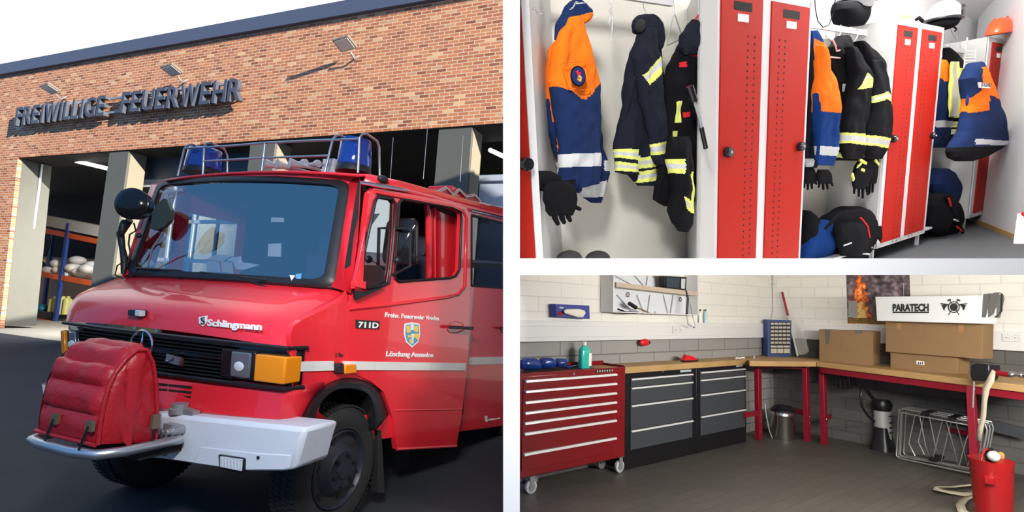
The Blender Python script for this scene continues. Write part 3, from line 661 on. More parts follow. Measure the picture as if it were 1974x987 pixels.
wheel(HUB, 1); wheel((-4.35, 3.086, -1.174), -1); wheel((HUB.x, 6.55, HUB.z), 1)
# bumper
bf = 2.36
g = MB(); P_ = [fy(u, v, bf) for u, v in ((215,800),(304,796),(556,822),(590,826),(583,850),(568,905),(545,909),(470,909),(305,884),(215,880))]
g.prism(P_, (0,.28,0)); bm_ = tr.part('bumper', g, M['bumper'], bevel=.025)
g = MB(); g.prism([fy(u, v, bf-.004) for u, v in ((385,861),(500,874),(560,877),(548,906),(470,907),(372,893))], (0,.02,0)); tr.part('bumper_step', g, M['bumper'], under=bm_, bevel=.006)
g = MB(); g.prism([fy(u, v, bf-.02) for u, v in ((419,876),(470,884),(469,912),(460,914),(421,904))], (0,.06,0), 0); fg = tr.part('fog_lamp', g, M['blackg'], under=bm_, bevel=.01)
g = MB(); g.prism([fy(u, v, bf-.03) for u, v in ((424,880),(465,886),(464,908),(424,900))], (0,.02,0), 0)
for k in range(6): a = fy(428+k*6.3, 881+k*.9, bf-.032); b = fy(428+k*6.3, 900+k*1.1, bf-.032); g.tube([a, b], .003, 5)
tr.part('fog_lens', g, M['lens'], under=bm_)
g = MB(); g.lathe(fy(498,882,bf-.006), (0,-1,0), [(0,.01),(.005,.01)], 12); g.lathe(fy(333,858,bf-.01), (0,-1,0), [(0,.03),(.02,.03),(.03,.02)], 12); tr.part('bumper_hole', g, M['dark'], under=bm_)
# shackle and latch
g = MB(); c = fy(331,829,bf-.05); g.obox(c+V((-.08,0,-.02)), (.10,0,0), (0,.05,0), (0,0,.05)); g.lathe(c+V((.03,0,0)), (0,-1,0), [(-.05,.03),(.03,.03),(.03,.018),(.06,.018)], 16)
g.tube([fy(u, v, bf-.05) for u, v in ((316,830),(305,850),(306,868),(318,876),(328,868),(330,835))], .014, 8)
g.prism([fy(u, v, bf-.03) for u, v in ((308,828),(318,822),(324,832),(316,858),(306,856))], (0,.03,0))
tr.part('towing_shackle', g, M['grey'], smooth=50, bevel=.003)
g = MB(); c = fy(346,793,bf+.04); g.lathe(c+V((0,0,-.01)), (0,0,1), [(0,.06),(.03,.06),(.035,.05),(.06,.05)], 20); g.obox(c+V((0,-.02,0)), (.14,0,-.01), (0,.05,0), (0,0,.03)); tr.part('bumper_latch', g, M['grey'])
# quilted red cover on the front-mounted reel, with its tube frame
M['quilt'] = pm('red_leatherette', (.42,.012,.022), .38, nscale=14, namt=.12, bump=.35, bscale=45)
xr_ = -3.03
def cv(u, v): return L.at(u, v, X, xr_)
prof = [cv(u, v) for u, v in ((186,857),(190,820),(196,785),(206,748),(220,718),(240,692),(262,674),(281,674),(293,700),(299,745),(300,800),(297,852))]
pf = []
for a, b in zip(prof, prof[1:]):
    for k in range(6): pf.append(a.lerp(b, k/6))
pf.append(prof[-1]); WD = .52; NW = 22
seams = (9, 17, 24, 31, 38)
g = MB(); rws = []
cen = sum(pf, V())/len(pf)
for i, p in enumerate(pf):
    row = []
    dd = min(abs(i-s_) for s_ in (0,9,18,27,36,45,54,63)); q = min(dd/3.6, 1); bul = .034*sin(q*pi/2)
    nrm = (p-cen); nrm.x = 0; nrm.normalize()
    for k in range(NW+1):
        s = k/NW; e = min(s, 1-s)*NW
        o_ = nrm*(bul*(1 if e > 1 else .3)+.012*noise.noise(V((s*5, i*.2, 1)))-(.03 if e < .5 else 0))
        row.append(p+V((-WD*s*(1 if 1 else 0), 0, -.0*s))+o_)
    rws.append(row)
g.grid(rws)
for sx in (0, -WD):   # quilted ends
    rr_ = []
    for q in (0, .2, .45, .7, .95):
        row = []
        for i, p in enumerate(pf):
            d_ = p.lerp(V((p.x, lerp(p.y, cen.y, .9), min(p.z, prof[0].z+.02) if q > .9 else lerp(p.z, cen.z, .9))), q); 
            st = abs(((d_.y-prof[0].y)/.1) % 1-.5)*2
            row.append(d_+V((sx+(.035 if sx == 0 else -.035)*(min(1, q*4))*(.35+.65*sqrt(max(0, 1-st*st))), 0, 0)))
        rr_.append(row)
    g.grid(rr_, close=True); g.add([p for p in rr_[-1]], [tuple(range(len(pf)))])
cvr = tr.part('quilted_cover', g, M['quilt'], smooth=50, label='padded dark red cover over the reel before the grille')
g = MB(); g.tube([p+V((.012,0,0)) for p in pf], .012, 6); g.tube([prof[0]+V((0.01,-.012,0)), prof[0]+V((-WD,-.012,0))], .012, 6); tr.part('piping', g, M['quilt'], under=cvr, smooth=80)
for (u, v) in ((170,822), (103,808)):
    g = MB(); a = L.at(u, v, Y, pf[6].y-.04); g.box(a.x-.026, a.x+.026, a.y+.0, a.y+.02, a.z-.026, a.z+.026, 0); g.tube([a, a+V((-.01,-.01,-.06)), a+V((-.05,.0,-.13))], .006, 5, 1); tr.part('buckle', g, [pm('tarnished', (.22,.18,.12), .5, metal=.6), M['black']], under=cvr)
g = MB(); a = cv(288,810)+V((.05,0,0)); g.box(a.x-.01, a.x+.01, a.y-.022, a.y+.022, a.z-.04, a.z+.04, 0); g.tube([a, a+V((.01,-.01,-.1)), a+V((0,0,-.16))], .006, 5, 1); tr.part('buckle', g, [bpy.data.materials['tarnished'], M['black']], under=cvr)
zt_ = prof[0].z-.05; yb = prof[-1].y; y0_ = prof[0].y-.04
g = MB(); pth = [(-3.03-WD-.06, yb+.1), (-3.03-WD-.07, y0_+.12), (-3.03-WD+.0, y0_+.02), (-3.03-WD+.12, y0_), (-3.03-.12, y0_), (-3.03+.02, y0_+.04), (-3.03+.06, y0_+.14), (-3.03+.06, yb+.12)]
g.tube([V((a, b, zt_)) for a, b in pth], .028, 10); tr.part('guard_tube', g, M['alu'], smooth=80)
g = MB(); g.box(-3.03-WD, -3.0, yb-.1, bf+.3, zt_-.08, zt_-.02); tr.part('reel_carrier', g, M['dark'])
g = MB(); a = L.at(90,765,Y,yb); g.tube([a+V((-.03,.03,-.08)), a+V((-.05,0,.08)), a+V((0,0,.1)), a+V((.0,0,-.1))], .012, 6); tr.part('carrier_bracket', g, M['greyp'])
# wipers
for pts in (((380,524),(300,532),(348,541)), ):
    pass
for a, b, c in (((262,517),(348,522),(352,541)), ((386,525),(515,540),(520,556))):
    g = MB(); p = fy(*a, 2.93); q = fy(*b, 2.94); r = fy(*c, 2.93); g.tube([p, q], .009, 6); g.tube([p.lerp(q, .6), r], .008, 6); tr.part('wiper', g, M['black'])
# black searchlight on its stand at the left
sl = Thing(L, 'searchlight', 'round black searchlight on a jointed mount beside the left windscreen pillar', 'searchlight', fy(240,530,2.75))
ys = 2.96; c = fy(265,396,ys); kq = msz(L, c, 30)/.13; ax = V((.45,-.85,.0)).normalized()
g = MB(); g.lathe(c, ax, [(a*kq, b*kq) for a, b in [(-.13,.02),(-.12,.06),(-.08,.095),(-.02,.118),(.05,.125),(.06,.13),(.085,.13),(.09,.12),(.11,.10),(.125,.05)]], 32); sl.part('lamp_head', g, M['blackg'], smooth=40)
g = MB(); g.tube([c+V((-.13,0,.05)), c+V((-.16,0,0)), c+V((-.13,0,-.06))], .006, 6); g.tube([fy(u, v, ys+.02) for u, v in ((250,424),(232,450),(236,480),(240,500),(238,528))], [.03,.032,.024,.03,.02], 8); sl.part('mount', g, M['black'], smooth=80)
g = MB(); g.tube([fy(u, v, ys) for u, v in ((258,430),(262,445),(250,452),(248,470),(252,490),(244,515))], .007, 6); g.tube([fy(u, v, ys) for u, v in ((238,505),(226,512),(222,530),(240,538),(262,528),(268,510))], .006, 6); sl.part('cable', g, M['black'], smooth=80)
g = MB(); g.ball(fy(268,454,ys), .022, 10, 8); sl.part('clamp_knob', g, M['black'], smooth=80)
g = MB(); g.ball(fy(236,440,ys), (.03,.03,.08), 10, 8); sl.part('clamp_body', g, M['black'], smooth=80)
# blue beacons, roof guard, horns
def beacon(u, vt, vb, w_, y, lab):
    b_ = fy(u, vb, y); t_ = fy(u+2, vt, y); r = (fy(u+w_/2, vb, y)-b_).length; h = (t_-b_).length
    g = MB(); g.lathe(b_, (0,0,1), [(0,r*1.0),(h*.16,r*.97),(h*.2,r*.92)], 28); bb = tr.part('beacon_base', g, M['black'], label=lab)
    g = MB(); g.lathe(b_, (0,0,1), [(h*.18,r*.93),(h*.22,r*.96),(h*.9,r*.86),(h*.97,r*.8),(h,r*.6),(h*1.01,0.0)], 28); tr.part('beacon_dome', g, M['blue'], under=bb, smooth=50)
    g = MB(); g.lathe(b_, (0,0,1), [(h*.25,r*.3),(h*.6,r*.35),(h*.8,r*.2)], 12); tr.part('beacon_reflector', g, M['chrome'], under=bb)
beacon(681, 269, 334, 56, 3.55, 'blue beacon over the door side'); beacon(391, 288, 336, 50, 3.62, 'blue beacon on the far side of the roof')
g = MB(); t1 = .011; yg = 3.42
def f2(u, v, y=yg): return fy(u, v, y)
g.tube([f2(343,339), f2(356,287), f2(362,280), f2(372,279), f2(384,284,3.6)], t1, 8); g.tube([f2(391,337), f2(394,283), f2(399,276), f2(408,276), f2(432,287,3.65), f2(438,300,3.7), f2(438,336,3.72)], t1, 8)
g.tube([f2(626,333), f2(642,268), f2(649,261), f2(656,261), f2(668,268,3.6)], t1, 8); g.tube([f2(690,333), f2(693,266), f2(699,258), f2(708,259), f2(727,272,3.65), f2(731,284,3.7), f2(732,345,3.74)], t1, 8)
g.tube([f2(356,286), f2(440,281.5), f2(511,275.5), f2(600,271), f2(692,268)], t1, 8); g.tube([f2(393,311), f2(505,304.5), f2(633,300)], t1*.9, 8); g.tube([f2(511,276), f2(504,333)], t1, 8)
tr.part('beacon_guard', g, M['alu'], smooth=80)
g = MB()
for (u, v) in ((514,318), (538,320), (563,317)):
    c = fy(u, v-2, 3.50); g.lathe(c, (.45,.9,0.0), [(-.02,.052),(-.02,.046),(.05,.028),(.12,.014),(.3,.011)], 20, 0)
for (u, v) in ((585,314), (610,316)):
    c = fy(u, v, 3.66); g.lathe(c, (-.9,.1,0), [(-.03,.035),(0,.035),(.03,.02),(.18,.012)], 16)
tr.part('air_horns', g, pm('horn_metal', (.62,.63,.64), .4, metal=.5), smooth=50)
g = MB(); a = fy(619,333,3.6); b = fy(641,305,3.6); g.box(a.x, b.x+.02, 3.6, 3.95, a.z-.05, b.z, 0); tr.part('horn_box', g, M['greyp'], bevel=.006)
g = MB(); g.ball(sd(738,346,.0), (.035,.06,.03), 12, 8); tr.part('roof_lamp', g, M['black'], smooth=80)
# roof kit at the rear: folded ladder and lashings
g = MB(); q = [(842,372),(860,362),(872,376),(885,366),(897,380),(915,376),(925,388)]
g.tube([sd(u, v, -.3) for u, v in q], .02, 6); g.obox(sd(840,384,-.3), (0,1.4,0), (-.5,0,0), (0,0,.1)); tr.part('roof_equipment', g, M['alu'], smooth=80)
g = MB(); g.obox(sd(870,378,-.32), (0,.6,0), (-.3,0,0), (0,0,.12)); tr.part('roof_case', g, M['red'], bevel=.01)
for u0, v0, u1, v1 in ((826,225,816,345), (758,265,752,350), (893,262,887,350)):
    g = MB(); p = fy(u1, v1, 4.6); q = fy(u0, v0, 4.6); g.tube([p, q], .004, 5); tr.part('whip_aerial', g, M['grey'])
# things behind the windscreen
wpl = WS(.5,.8)+V((0,.12,0))
def wi(u, v, d=.12): return L.at(u, v, Y, 3.0+d)
g = MB(); a = wi(398,525); g.prism([wi(398,500), wi(428,504), wi(430,525), wi(398,524)], (0,.1,0)); g.prism([wi(398,500), wi(418,490), wi(446,494), wi(428,504)], (0,.02,0)); solo(L, 'first_aid_box', g, M['white'], 'white carton lying on the dashboard behind the windscreen', 'box')
g = MB(); g.prism([wi(398,500,.118), wi(426,503.5,.118), wi(426,504.5,.118), wi(398,501,.118)], (0,-.004,0)); g.prism([wi(424,504,.118), wi(426,504,.118), wi(428,524,.118), wi(426,524,.118)], (0,-.004,0)); solo(L, 'red_tape', g, M['red'], 'thin red edging on the white carton behind the windscreen', 'tape')
g = MB(); g.prism([wi(u, v) for u, v in ((446,497),(458,495),(461,507),(496,512),(470,520),(455,519))], (0,.03,.01)); solo(L, 'paper_sheets', g, M['white'], 'crumpled white papers right of the carton on the dashboard', 'paper')
g = MB(); g.prism([wi(u, v) for u, v in ((264,506),(285,502),(295,512),(286,516),(266,512))], (0,.03,.01)); solo(L, 'paper_slip', g, M['white'], 'white slip at the far left of the dashboard', 'paper')
for P_ in (((523,419),(546,420),(546,428),(522,428)), ((517,470),(541,469),(540,495),(516,494))):
    g = MB(); g.prism([wi(u, v, .3) for u, v in P_], (0,.01,0)); tr.part('sun_visor_label', g, M['white'])
def wt(u, v): return L.at(u, v, Y, 3.0+.22)
for s_, u0, v0, u1, v1 in (('Florian Vreden 02', 308, 372, 352, 367.5), ('LF 01', 318, 382, 332, 380)):
    def wo(u, v): p = fy(u, v, 3.17); return p
    g = text_mb(MB(), s_, wo(u0, v0), wo(u1, v1), (0,0,.028), (0,-1,0), .001); tr.part('windscreen_lettering', g, M['greyp'], smooth=0)
g = MB(); pz = [fy(u, v, 2.96) for u, v in ((558,530),(569,531),(562,541))]; g.prism(pz, (0,.002,0), 0); pz = [fy(u, v, 2.96) for u, v in ((570,528),(581,527),(580,538),(570,537))]; g.prism(pz, (0,.002,0), 1); tr.part('windscreen_sticker', g, [M['wtext'], M['cblue']])
# garden trees across the yard, left of the frame (they mirror in the windscreen)
def tree(x, y, h, r, lab, seed, cone=0):
    t = Thing(L, 'yard_tree', lab, 'tree', (x, y, GZ)); rnd = random.Random(seed)
    g = MB(); g.tube([(x,y,GZ), (x+.1,y,GZ+h*.5), (x,y,GZ+h*.95)], [.18,.12,.03], 8); t.part('trunk', g, pm('bark', (.08,.05,.03), .9) if 'bark' not in bpy.data.materials else bpy.data.materials['bark'])
    g = MB()
    for k in range(1500):
        q = rnd.random(); zz = GZ+h*(.25+.75*q); rad = r*(sin(pi*min(1, q*.85+.12))**.6 if not cone else (1-q)); a = rnd.random()*2*pi; d_ = rad*rnd.random()**.4
        p = V((x+d_*cos(a), y+d_*sin(a), zz)); s_ = .16+.14*rnd.random(); n1 = V((rnd.random()-.5, rnd.random()-.5, rnd.random()-.5)).normalized(); n2 = n1.orthogonal().normalized()
        g.add([p, p+n1*s_, p+n1*s_*.6+n2*s_*.8, p+n2*s_*.5], [(0,1,2,3)])
    t.part('crown', g, pm('leaves', (.05,.07,.015), .8) if 'leaves' not in bpy.data.materials else bpy.data.materials['leaves'])
tree(-13.5, 1.2, 5.2, 1.3, 'broad leafy tree across the yard mirrored in the middle of the windscreen', 1)
tree(-10.5, -1.3, 4.6, .9, 'slim pointed tree across the yard mirrored at the right of the windscreen', 2, 1)
# ================================================================ THE SECTION: upright divider, floor slab, outer shell
def onp(fr, x, y, ax, val):
    """point above world plan position (x, y) on the plane where local axis ax equals val"""
    a = fr.Ri @ V((x, y, 0)); b = fr.Ri @ V((0, 0, 1)); return a+b*((val-a[ax])/b[ax])
def zcut(fr, x, y, wz):
    """local z at local (x, y) where world height is wz"""
    r = fr.R[2]; return (wz-r[0]*x-r[1]*y)/r[2]
DY = 2.0; HW = 16.0/FPX*DY
g = MB(); g.box(-HW, HW, DY, DY+1.0, -1.9, 3.1); struct(W, 'wall_divider', g, M['divider'], bevel=0)
g = MB(); g.box(HW, 3.4, DY, DY+.05, -HW, HW); g.box(HW, 7.4, DY+.05, 7.5, -HW, HW-.002); struct(W, 'floor_slab', g, M['divider'])
g = MB(); g.box(0, 7.6, -3, 7.6, 3.1, 3.2); struct(W, 'ceiling', g, M['white'])
g = MB(); g.box(7.45, 7.6, -3, 7.6, -1.9, 3.1); g.box(-.6, 7.6, -3.1, -3, -1.9, 3.1); struct(W, 'wall_sun_block', g, M['white'])  # unseen walls added to keep the low sun off rooms and truck
# ================================================================ CLOAKROOM (frame T): x along the row of lockers, fronts at YT
YT = 2.052; ZT = .925; ZB = -1.02; ZF = -1.14; DP = .46; WZ = .036
M['lred'] = pm('locker_red', (.37,.012,.005), .5, ior=1.22)
M['lgrey'] = pm('locker_grey', (.46,.46,.45), .45)
M['lframe'] = pm('locker_frame', (.62,.63,.64), .4)
M['lback'] = pm('locker_back', (.60,.58,.52), .5)
M['lino'] = pm('grey_lino', (.085,.093,.10), .45, nscale=8, namt=.12)
M['cwall'] = pm('cloakroom_wall', (.70,.70,.72), .9)
M['wood'] = pm('wood_skirting', (.45,.27,.10), .5)
def wxb(y, z=.9): # local x where world x = .04 at this depth
    r = T.R[0]; return (.045-r[1]*y-min(0, r[2]*z, r[2]*-1.1))/r[0]
def tx(u, v): return T.at(u, v, Y, YT)
def zb(x, y=YT, z=ZB): return max(z, zcut(T, x, y, WZ))
def tpanel(g, a, b, zt, zlow=ZB, mi=None, th=(0,.02,0)):
    """upright sheet over the plan line a-b, cut off at the slab"""
    a, b = V((*a, 0)), V((*b, 0)); n = 6; P = [V((a.x, a.y, zt)), V((b.x, b.y, zt))]
    P += [V((lerp(b.x, a.x, k/n), lerp(b.y, a.y, k/n), zb(lerp(b.x, a.x, k/n), lerp(b.y, a.y, k/n), zlow))) for k in range(n+1)]
    g.prism(P, th, mi)
# floor, far wall, right wall, skirting
wa = V((8.02, 2.056, ZF)); wb = V((7.03, 1.484, ZF)); wd_ = (wa-wb).normalized(); wn = V((-wd_.y, wd_.x, 0))
g = MB(); P = [wa+wd_*1.6, wb-wd_*1.6]; 
pts = [(5.2,3.0), (3.6,1.9), (3.2,1.9), (3.2,3.1), (5.2,3.1)]
near = []
for x in (7.6, 6.8, 6.0, 5.2, 4.6):   # where the floor meets the slab
    r = T.R[2]; yy = (WZ-r[0]*x-r[2]*ZF)/r[1]; near.append(V((x, max(yy, -2), ZF)))
g.prism([V((9.6, 3.2, ZF)), V((9.6,-.2,ZF)), *near, V((4.6,3.2,ZF))], (0,0,-.012)); struct(T, 'floor_cloakroom', g, M['lino'])
g = MB(); tpanel(g, (wxb(YT+DP+.06), YT+DP+.06), (9.3, YT+DP+.06), 2.2, -1.14, th=(0,.08,0)); struct(T, 'wall_back', g, M['cwall'])
g = MB(); a = wa+wd_*.9; b = wb-wd_*2.6
def wz_(p): return V((p.x, p.y, max(ZF, zcut(T, p.x, p.y, WZ))))
g.prism([V((a.x, a.y, 2.3)), V((b.x, b.y, 2.3)), wz_(b), wz_(lerp(b, a, .3)), wz_(lerp(b, a, .6)), wz_(a)], -wn*.08 if wn.x < 0 else wn*.08); struct(T, 'wall_right', g, M['cwall'])
g = MB(); o_ = wn*(-.0); a = wa+wd_*.1; b = wb-wd_*.5; off = (-wn if wn.x > 0 else wn)*.015
g.prism([a+off, b+off, b+off+V((0,0,.05)), a+off+V((0,0,.05))], off*.9); struct(T, 'baseboard_right', g, M['wood'])
def locker(name, lab, xs, slant=0, slot=True, side=True, first=False, legs=True, pc=((0,0),), knobs=(0,0)):
    """xs: outer left, door edges pairs, outer right"""
    xo0, doors, xo1 = xs; t = Thing(T, name, lab, 'locker', ((xo0+xo1)/2, YT+DP/2, zb((xo0+xo1)/2)))
    g = MB()
    for x, s_ in ((xo0, slant), (xo1-.015, 0)): tpanel(g, (x, YT+.004), (x+s_, YT+DP), ZT, th=(.015,0,0))
    tpanel(g, (xo0+slant, YT+DP-.01), (xo1, YT+DP-.01), ZT, th=(0,.01,0)); g.prism([V((xo0,YT,ZT-.015)),V((xo1,YT,ZT-.015)),V((xo1,YT+DP,ZT-.015)),V((xo0+slant,YT+DP,ZT-.015))],(0,0,.015))
    tpanel(g, (xo0, YT+.02), (xo1, YT+.02), ZT, th=(0,.01,0))
    t.part('body', g, M['lgrey'])
    g = MB(); g.box(xo0, xo1, YT-.004, YT+.02, ZT-.045, ZT)
    es = [xo0]+[e for d in doors for e in d]+[xo1]
    for a, b in zip(es[0::2], es[1::2]): tpanel(g, (a, YT-.004), (b, YT-.004), ZT)
    if ZB > zcut(T, xo0, YT, WZ): g.box(xo0, xo1, YT-.004, YT+.02, ZB, ZB+.04)
    t.part('frame', g, M['lframe'])
    for (a, b), cols, kn in zip(doors, pc, knobs):
        g = MB(); a2, b2 = a+.004, b-.004; zlow = ZB+.045; n = 4
        P = [V((a2, YT-.012, ZT-.05)), V((b2, YT-.012, ZT-.05))]+[V((lerp(b2, a2, k/n), YT-.012, zb(lerp(b2, a2, k/n), z=zlow))) for k in range(n+1)]
        g.prism(P, (0,.014,0), 0)
        m_ = (a2+b2)/2; w_ = b2-a2
        g.box(m_-w_*.22, m_+w_*.22, YT-.0135, YT-.01, ZT-.135, ZT-.085, 1)
        if cols:
            z0 = zb(m_)+.02
            for cx in cols:
                z = ZT-.28
                while z > z0:
                    g.box(cx-.006, cx+.006, YT-.0135, YT-.011, z-.006, z+.006, 1); z -= .041
        d = t.part('door', g, [M['lred'], M['dark']], smooth=0)
        g = MB(); g.box(m_-w_*.13, m_+w_*.13, YT-.017, YT-.012, ZT-.20, ZT-.155); t.part('name_plate', g, M['wtext'], under=d, bevel=.002)
        if kn:
            g = MB(); g.lathe((kn[0], YT-.012, kn[1]), (0,-1,0), [(0,.03),(.012,.033),(.03,.033),(.04,.028)], 20, 0); g.lathe((kn[0], YT-.052, kn[1]), (0,-1,0), [(0,.01),(.006,.009)], 12, 1)
            t.part('lock_knob', g, [M['blackg'], M['grey']], under=d, smooth=40)
    if legs:
        for x, y in ((xo1-.04, YT+.03), (xo1-.04, YT+DP-.05), (xo0+.02, YT+.03)):
            if zcut(T, x, y, WZ) < ZB-.02:
                g = MB(); g.box(x-.014, x+.014, y, y+.028, max(ZF, zcut(T, x, y, WZ)), ZB); t.part('leg', g, M['lframe'])
    return t
SL1 = T.at(1324,400,Y,YT+DP).x-tx(1352,400).x
xA = (tx(1381,100).x, tx(1386,100).x, tx(1466,100).x, tx(1482,100).x, tx(1555,100).x, tx(1560,100).x)
kz = lambda u, v: (tx(u, v).x, tx(u, v).z)
locker('steel_locker', 'double red-doored steel locker in the middle, cut off at the floor slab, nearest full pair', (xA[0], [(xA[1], xA[2]), (xA[3], xA[4])], xA[5]), slant=SL1, pc=((tx(1439,60).x, tx(1452,60).x), (tx(1500,60).x, tx(1511,60).x)), knobs=(kz(1396,294), kz(1536,283)))
xB = (tx(1722,60).x, tx(1728,60).x, tx(1767,60).x, tx(1776,60).x, tx(1814,60).x, tx(1819,60).x)
locker('steel_locker', 'double red-doored steel locker with the white helmet on its top corner', (xB[0], [(xB[1], xB[2]), (xB[3], xB[4])], xB[5]), pc=((tx(1748,95).x, tx(1756,95).x), (tx(1778.5,99).x+.02, tx(1787,100).x)), knobs=(kz(1716,268), kz(1792,262)))
xC = (tx(1905,85).x, tx(1911,85).x, tx(1937,85).x, tx(1940,85).x)
locker('steel_locker', 'single red-doored steel locker at the far end with the orange helmet on top', (xC[0], [(xC[1], xC[2])], xC[3]), pc=((tx(1926,117).x, tx(1931,117).x),), knobs=(None,))
# sliver of the first locker at the divider
xL = tx(1022,100).x
t = Thing(T, 'steel_locker', 'red locker door seen as a narrow strip at the left edge of the cloakroom', 'locker', (xL-.1, YT, 0))
def wxl(z): # local x where world x = .036 at this height on the front plane
    r = T.R[0]; return (.036-r[1]*YT-r[2]*z)/r[0]
zlo = zb(xL)
g = MB(); g.prism([V((wxl(ZT), YT-.01, ZT)), V((xL-.045, YT-.01, ZT)), V((xL-.045, YT-.01, zb(xL-.05))), V((wxl(zlo), YT-.01, zb(wxl(zlo))))], (0,.02,0)); d = t.part('door', g, M['lred'])
g = MB(); k = tx(1008,317); g.lathe((k.x, YT-.012, k.z), (0,-1,0), [(0,.03),(.03,.033),(.04,.028)], 20); t.part('lock_knob', g, M['blackg'], under=d)
g = MB(); g.prism([V((xL-.042, YT-.012, ZT)), V((xL, YT-.012, ZT)), V((xL, YT-.012, zb(xL))), V((xL-.042, YT-.012, zb(xL-.04)))], (0,.03,0)); t.part('frame', g, M['lframe'])
# open coat bays between the lockers
def bay(x0, x1, lab, rail0, zback, s0=0, s1=0):
    t = Thing(T, 'coat_bay', lab, 'coat rack', ((x0+x1)/2, YT+DP/2, zb((x0+x1)/2)))
    g = MB(); tpanel(g, (x0+s0, YT+DP-.02), (x1+s1, YT+DP-.02), zback, th=(0,.012,0)); t.part('back_panel', g, M['lback'])
    g = MB(); tpanel(g, (x0+.001, YT+.01), (x0+s0+.001, YT+DP-.02), ZT, th=(.012,0,0)); t.part('side_panel', g, M['lgrey'])
    g = MB(); tpanel(g, (x1-.013, YT+.01), (x1+s1-.013, YT+DP-.02), ZT, th=(.012,0,0)); t.part('side_panel', g, M['lgrey'])
    g = MB(); g.box(x0+.014, x1-.014, YT+.19, YT+.215, rail0-.0, rail0+.045); t.part('rail', g, M['lframe'])
    return t
x1a = tx(1352,100).x
RZ1 = T.at(1300,6,Y,YT+.2).z-.02; RZ2 = T.at(1620,57,Y,YT+.2).z-.02
bay(xL, x1a, 'open coat bay with two jackets and black trousers at the left', RZ1, .95, max(T.at(1068,300,Y,YT+DP).x, wxb(YT+DP))-xL, SL1)
g = MB(); tpanel(g, (x1a, YT-.004), (xA[0]-.001, YT-.004), ZT, th=(0,.03,0)); solo(T, 'filler_panel', g, M['lgrey'], 'narrow pale grey panel between the left coat bay and the middle locker pair', 'panel')
bay(xA[5]+.001, xB[0]-.001, 'open coat bay with three hanging jackets between the two locker pairs', RZ2, RZ2+.02)
bay(xB[5]+.001, xC[0]-.001, 'open coat bay with jackets before the far single locker', RZ2-.03, RZ2-.0)
for nm, x0, x1, lb in (('bench_board', xA[5]+.02, xB[0]-.02, 'steel bench board under the bags between the locker pairs'), ('bench_board', xB[5]+.02, xC[0]-.02, 'steel bench board under the bag at the far coat bay')):
    z_ = ZB+.03
    if nm:
        xs0 = x0
        while zcut(T, xs0, YT+.2, WZ) > z_-.03 and xs0 < x1-.1: xs0 += .05
        g = MB(); g.box(xs0, x1, YT+.02, YT+DP-.03, z_-.02, z_); solo(T, nm, g, M['lframe'], lb, 'bench')
# hooks, empty hangers
M['wire'] = pm('hanger_wire', (.5,.5,.5), .3, metal=.8)
def hanger(fr, pts, y, lab, mat_='wire', r=.0035, ax=Y):
    g = MB(); g.tube([fr.at(u, v, ax, y) for u, v in pts], r, 6); return solo(fr, 'coat_hanger', g, M[mat_], lab, 'hanger', smooth=80)
hanger(T, ((1177,-6),(1178,5),(1174,20),(1179,30),(1173,45),(1178,55),(1177,78),(1180,60),(1181,30),(1176,5)), YT+.2, 'empty wire hanger seen edge-on between the orange jacket and the navy jacket')
hanger(T, ((1298,0),(1299,25),(1291,60),(1286,88),(1314,74),(1313,65),(1301,28)), YT+.2, 'empty wire hanger right of the hooded navy jacket')
g = MB(); g.tube([T.at(u, v, Y, YT+.05) for u, v in ((1027,18),(1032,18),(1036,26),(1046,27))], .004, 6); g.tube([T.at(u, v, Y, YT+.05) for u, v in ((1030,12),(1034,24),(1047,20))], .003, 6); solo(T, 'coat_hook', g, M['wire'], 'wire coat hook at the top left of the first bay', 'hook', smooth=80)
g = MB(); g.tube([T.at(u, v, Y, YT+.2) for u, v in ((1240,-5),(1240,12),(1244,22),(1241,30))], .004, 6); solo(T, 'coat_hook', g, M['wire'], 'metal hook holding the hood of the navy jacket', 'hook', smooth=80)
# ---------------------------------------------------------------- clothes
def cloth(n, c, **k): return pm(n, c, .95, ior=1.2, nscale=30, namt=.12, bump=.25, bscale=180, **k)
M['corange'] = cloth('orange_cloth', (.66,.13,.008)); M['cbluec'] = cloth('blue_cloth', (.008,.019,.068)); M['croyal'] = cloth('royal_cloth', (.005,.03,.14))
M['cnavy'] = cloth('navy_cloth', (.010,.012,.02)); M['cblack'] = cloth('black_cloth', (.0045,.0045,.006)); M['yel'] = cloth('neon_tape', (.62,.66,.16)); M['silver'] = cloth('silver_tape', (.46,.47,.48))
M['cred'] = cloth('red_tag', (.55,.02,.03)); M['gold'] = cloth('badge_gold', (.55,.30,.06)); M['dblue'] = cloth('badge_blue', (.012,.025,.12))
CM = [M['corange'], M['cbluec'], M['croyal'], M['cnavy'], M['cblack'], M['yel'], M['silver'], M['cred']]
O_, BL, RO, NA, BK, YE, SI, RD = range(8)
def zz(x0, s, y0=0): return lambda x, y: (x0+x*s, y0+y*s)
def conv(keys, x0, s, y0=0): return [(y0+y*s, x0+l*s, x0+r*s) for y, l, r in keys]
def regions(base, polys, bands, f):
    """polys: (material, polygon); bands: (poly of 4: top-left, top-right, bottom-right, bottom-left, pattern)"""
    PP = [(m, [f(*p) for p in P]) for m, P in polys]; BB = [([f(*p) for p in Q], pat) for Q, pat in bands]
    def fn(u, v):
        for Q, pat in BB:
            if inpoly(u, v, Q):
                (a, b, c, d) = Q; s = (u-a[0])/((b[0]-a[0]) or 1e-6); s = min(1, max(0, s)); vt = lerp(a[1], b[1], s); vb = lerp(d[1], c[1], s)
                return pat[min(len(pat)-1, max(0, int((v-vt)/max(vb-vt, 1e-6)*len(pat))))]
        for m, P in PP:
            if inpoly(u, v, P): return m
        return base
    return fn
